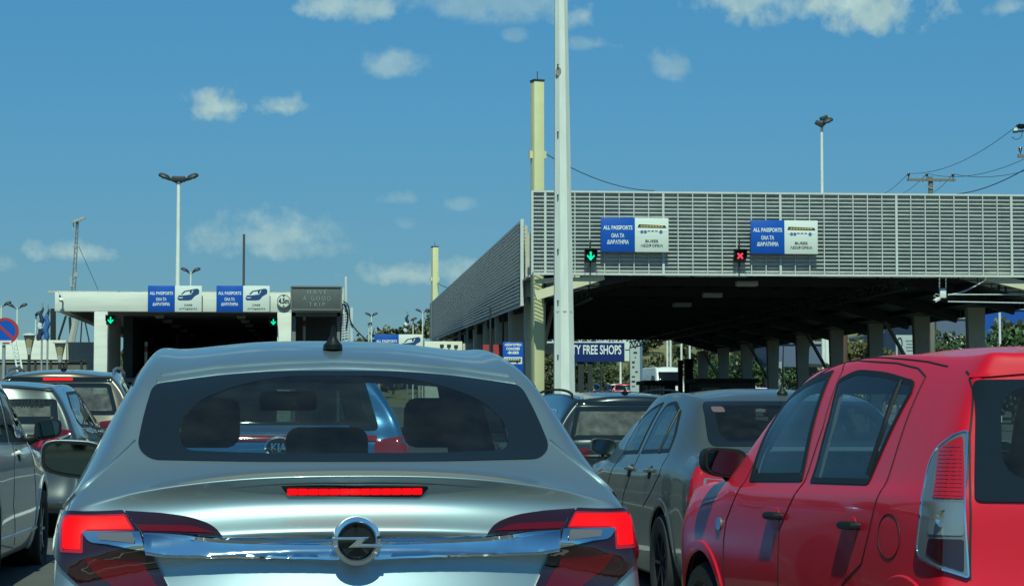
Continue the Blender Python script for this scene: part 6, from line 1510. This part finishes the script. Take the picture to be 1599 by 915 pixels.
t = block('office_building', 1208, 1300, 537, 128, 10, M_SLATE, 'slate blue building with a white corner pillar and dark ground floor windows')
a, b2 = t.x; g0 = gz(a, 128); t.part('pillar', MB().box2((X(1282, 128), 127.4, g0), (X(1294, 128), 128, t.z1 + .6)), M_PLAST)
t.part('window', MB().box2((X(1222, 128), 127.9, g0 + .4), (X(1245, 128), 128, g0 + 2.6)), M_GLOSSBLACK); t.part('window', MB().box2((X(1255, 128), 127.9, g0 + .4), (X(1280, 128), 128, g0 + 2.6)), M_GLOSSBLACK); t.part('pale_wall', MB().box2((a, 127.92, g0), (X(1220, 128), 128, g0 + 2.9)), M_GALV)
Y = 100; a, b2 = W(1399, 523, Y), W(1434, 556, Y); t = T('billboard', 'pale billboard with a dark bottle shaped figure behind the middle columns', 'billboard', ((a.x + b2.x) / 2, Y, gz(a.x, Y))); p = t.part('face', MB().box2((a.x, Y, b2.z), (b2.x, Y + .15, a.z)), mat('board_pale', (.42, .45, .44), .5))
c = W(1405, 536, Y - .01); b = MB(); b.tube([c + Vector((.11 * math.sin(u), 0, .26 * math.cos(u) )) for u in np.linspace(0, 6.28, 20)], .03, 5, False); b.box(c + Vector((0, 0, -.38)), (.2, .03, .28)); t.part('dark_figure', b, M_TXTD, p)
b = MB()
for k in range(4): q = W(1421, 532 + k * 5, Y - .01); b.box(q, (.42 - .08 * (k % 2), .012, .05))
t.part('text_bars', b, mat('board_grey', (.2, .22, .22), .6), p); b = MB(); b.bar((a.x + .1, Y + .1, gz(a.x, Y)), (a.x + .1, Y + .1, b2.z), .1); b.bar((b2.x - .1, Y + .1, gz(a.x, Y)), (b2.x - .1, Y + .1, b2.z), .1); t.part('post', b, M_STEELD)
Y = 100; t = MB().cyl((X(1561, Y), Y, gz(20, Y)), (X(1561, Y), Y, Z(1561, 480, Y)), .06, n=8).build('thin_pole', M_WHITEP, None, (X(1561, Y), Y, gz(20, Y))); tag(t, 'thin pale pole right of the nearest canopy column', 'pole')
Y = 110; t = MB().cyl((X(1318, Y), Y, gz(20, Y)), (X(1318, Y), Y, Z(1318, 515, Y)), .17, n=10).build('timber_post', mat('timber_brown', (.10, .055, .035), .8), None, (X(1318, Y), Y, gz(20, Y))); tag(t, 'brown timber post beside the yellowish tree', 'post')
Y = 98; a, b2 = X(1250, Y), X(1600, Y); t = T('metal_railing', 'dark railing running between the right hand columns', 'railing', ((a + b2) / 2, Y, gz(a, Y))); zr = Z(1300, 570, Y); b = MB(); b.bar((a, Y, zr), (b2, Y, zr - .3), .14); t.part('rail', b, M_STEELD); b = MB()
for k in range(8): xx = a + (b2 - a) * k / 7; b.bar((xx, Y, gz(xx, Y)), (xx, Y, zr - .3 * k / 7), .1)
t.part('posts', b, M_STEELD)
# ---------------------------------------------------------------- parked cars, van and a person in the far car park
def copy_car(root, loc, yaw, label, paint, group):
    r = root.copy(); COL.objects.link(r); r.location = loc; r.rotation_euler = (0, 0, R(yaw)); r['label'] = label; r['group'] = group
    for ch in list(root.children):
        c = ch.copy(); COL.objects.link(c); c.parent = r
        if ch.name.startswith('body') and paint: c.data = ch.data.copy(); c.data.materials[0] = paint
        for g in ch.children: d = g.copy(); COL.objects.link(d); d.parent = c
    return r
CP = mat('parked_red', (.45, .015, .02), .3, coat=1); GRP = 'cars in the far car park'
def cpos(px, Y): x = X(px, Y); return Vector((x, Y, gz(x, Y)))
pk = plain_car('parked_car', cpos(974, 146), -8, 'red parked car seen below the shop sign', CP, sub=2, group=GRP)
PW = mat('parked_white', (.62, .63, .62), .3, coat=1); PD = mat('parked_dark', (.03, .045, .055), .3, coat=1); PS = mat('parked_silver', (.34, .36, .36), .3, metal=.6, coat=1)
for (px, Y, yaw, p, lab) in ((962, 152, -20, PW, 'white parked car behind the red one below the shop sign'), (937, 150, 60, PD, 'dark parked car left of the standing person'), (911, 148, 80, PS, 'silver parked car seen just right of the white pole'), (862, 140, 88, PS, 'silver parked car right of the yellow mast foot'), (888, 144, 85, PD, 'dark parked car behind the white pole foot'),
                             (1187, 128, 80, PW, 'white parked car between the far canopy columns'), (1203, 132, 75, CP, 'reddish parked car beside the white one between far columns'), (1226, 112, 85, PW, 'white parked car in front of the slate building'), (1160, 134, 70, PD, 'dark parked car behind the long low booth')):
    copy_car(pk.root, cpos(px, Y), yaw, lab, p, GRP)
def van():
    c = cpos(1020, 136); C = Car('white_van', c, 186, 'white van whose roof shows above the dark booth', 'van')
    tl = [(.82, .12, 2.42), (.90, .06, 2.0), (.93, .04, 1.3), (.95, .03, 1.0), (.96, .02, .7), (.96, 0, .45), (.90, .05, .28)]; tcn = [(.05, 2.5), (.03, 2.02), (.0, 1.3), (0, 1.0), (0, .7), (-.03, .45), (0, .3)]
    gen(C, 5.2, .97, .82, (1.30, 1.25), [(1.0, 2.52), (2.2, 2.52), (3.2, 2.50)], (3.7, 4.5, 1.25), (4.9, 1.05), tl, tcn, sub=2, nose_z=.9, low=(.7, .45, .28))
    C.window('windscreen', rpoly([(-.76, 1.33), (.76, 1.33), (.70, 2.2), (-.70, 2.2)], .08), 'front', G_DARK, M_GLOSSBLACK, ring=.06)
    for sd in ('left', 'right'): C.window('side_window', rpoly([(3.0, 1.35), (4.1, 1.33), (3.7, 1.95, .2), (3.0, 2.0)], .05), sd, G_DARK, M_BLACK, ring=.05)
    lr(C, 'headlight', rpoly([(-.85, .82), (-.5, .82), (-.5, .98), (-.8, 1.0)], .04), M_LAMPCLEAR, axis='front', off=.01, thick=.02)
    C.wheels(1.0, 4.2, .34, .84, PW); C.finish(PW, M_LINING)
van()
def person(px, Y, label):
    x = X(px, Y); z = gz(x, Y); t = empty('person', (x, Y, z), 2.6, label, 'person'); pts = [(0, 0, .92), (0, 0, 1.15), (0, .01, 1.42), (0, .0, 1.52), (0, -.01, 1.66), (.10, 0, .88), (.11, .02, .48), (.11, -.01, .06), (.12, -.15, .03), (-.10, 0, .88), (-.11, .02, .48), (-.11, -.01, .06), (-.12, -.15, .03), (.19, 0, 1.40), (.25, .02, 1.12), (.24, -.12, .92), (.24, -.17, .84), (-.19, 0, 1.40), (-.25, .02, 1.12), (-.24, -.10, .90), (-.24, -.14, .82)]
    ed = [(0, 1), (1, 2), (2, 3), (3, 4), (0, 5), (5, 6), (6, 7), (7, 8), (0, 9), (9, 10), (10, 11), (11, 12), (2, 13), (13, 14), (14, 15), (15, 16), (2, 17), (17, 18), (18, 19), (19, 20)]
    rad = [.14, .13, .15, .06, .105, .10, .07, .05, .045, .10, .07, .05, .045, .065, .05, .04, .035, .065, .05, .04, .035]
    me = bpy.data.meshes.new('body'); me.from_pydata(pts, ed, []); o = bpy.data.objects.new('body', me); COL.objects.link(o); md = o.modifiers.new('k', 'SKIN')
    for i, v in enumerate(me.skin_vertices[0].data): v.radius = (rad[i], rad[i] * (.72 if i < 3 else 1)); v.use_root = i == 0
    s = o.modifiers.new('s', 'SUBSURF'); s.levels = 2; s.render_levels = 2; dg = bpy.context.evaluated_depsgraph_get(); dg.update(); m2 = bpy.data.meshes.new_from_object(o.evaluated_get(dg)); bpy.data.objects.remove(o)
    for m in (mat('cloth_navy', (.015, .025, .06), .85), mat('skin', (.42, .25, .18), .6), mat('cloth_trousers', (.02, .024, .035), .85)): m2.materials.append(m)
    for f in m2.polygons: c = f.center; f.material_index = 1 if c.z > 1.5 or (abs(c.x) > .2 and c.z < 1.0 and c.z > .7) else 2 if c.z < .9 else 0; f.use_smooth = True
    b = bpy.data.objects.new('body', m2); COL.objects.link(b); b.parent = t
    MB().lathe([(0, .125), (.06, .11), (.098, .05), (.10, -.01), (.085, -.06)], (0, .012, 1.69), 'Z', 16).build('hair', mat('hair_dark', (.02, .015, .012), .8), t)
person(949, 140, 'person in dark navy clothes standing among the far parked cars')

# trees standing behind the photographer, seen only in the chrome and the paint
b = MB(); rnd = random.Random(21)
for q in range(70):
    x = -70 + q * 2.1 + rnd.uniform(-1, 1); h = rnd.uniform(3, 6); y = -75 + rnd.uniform(-4, 4)
    for k in range(4): leaves(b, Vector((x + rnd.uniform(-1, 1), y, h * rnd.uniform(.2, .8))), 1.8, h * .3, 26, .6, rnd)
tag(b.build('woodland', M_LEAF[2], fix=False), 'tree belt reflected in the chrome bar', 'woodland', None, 'stuff')
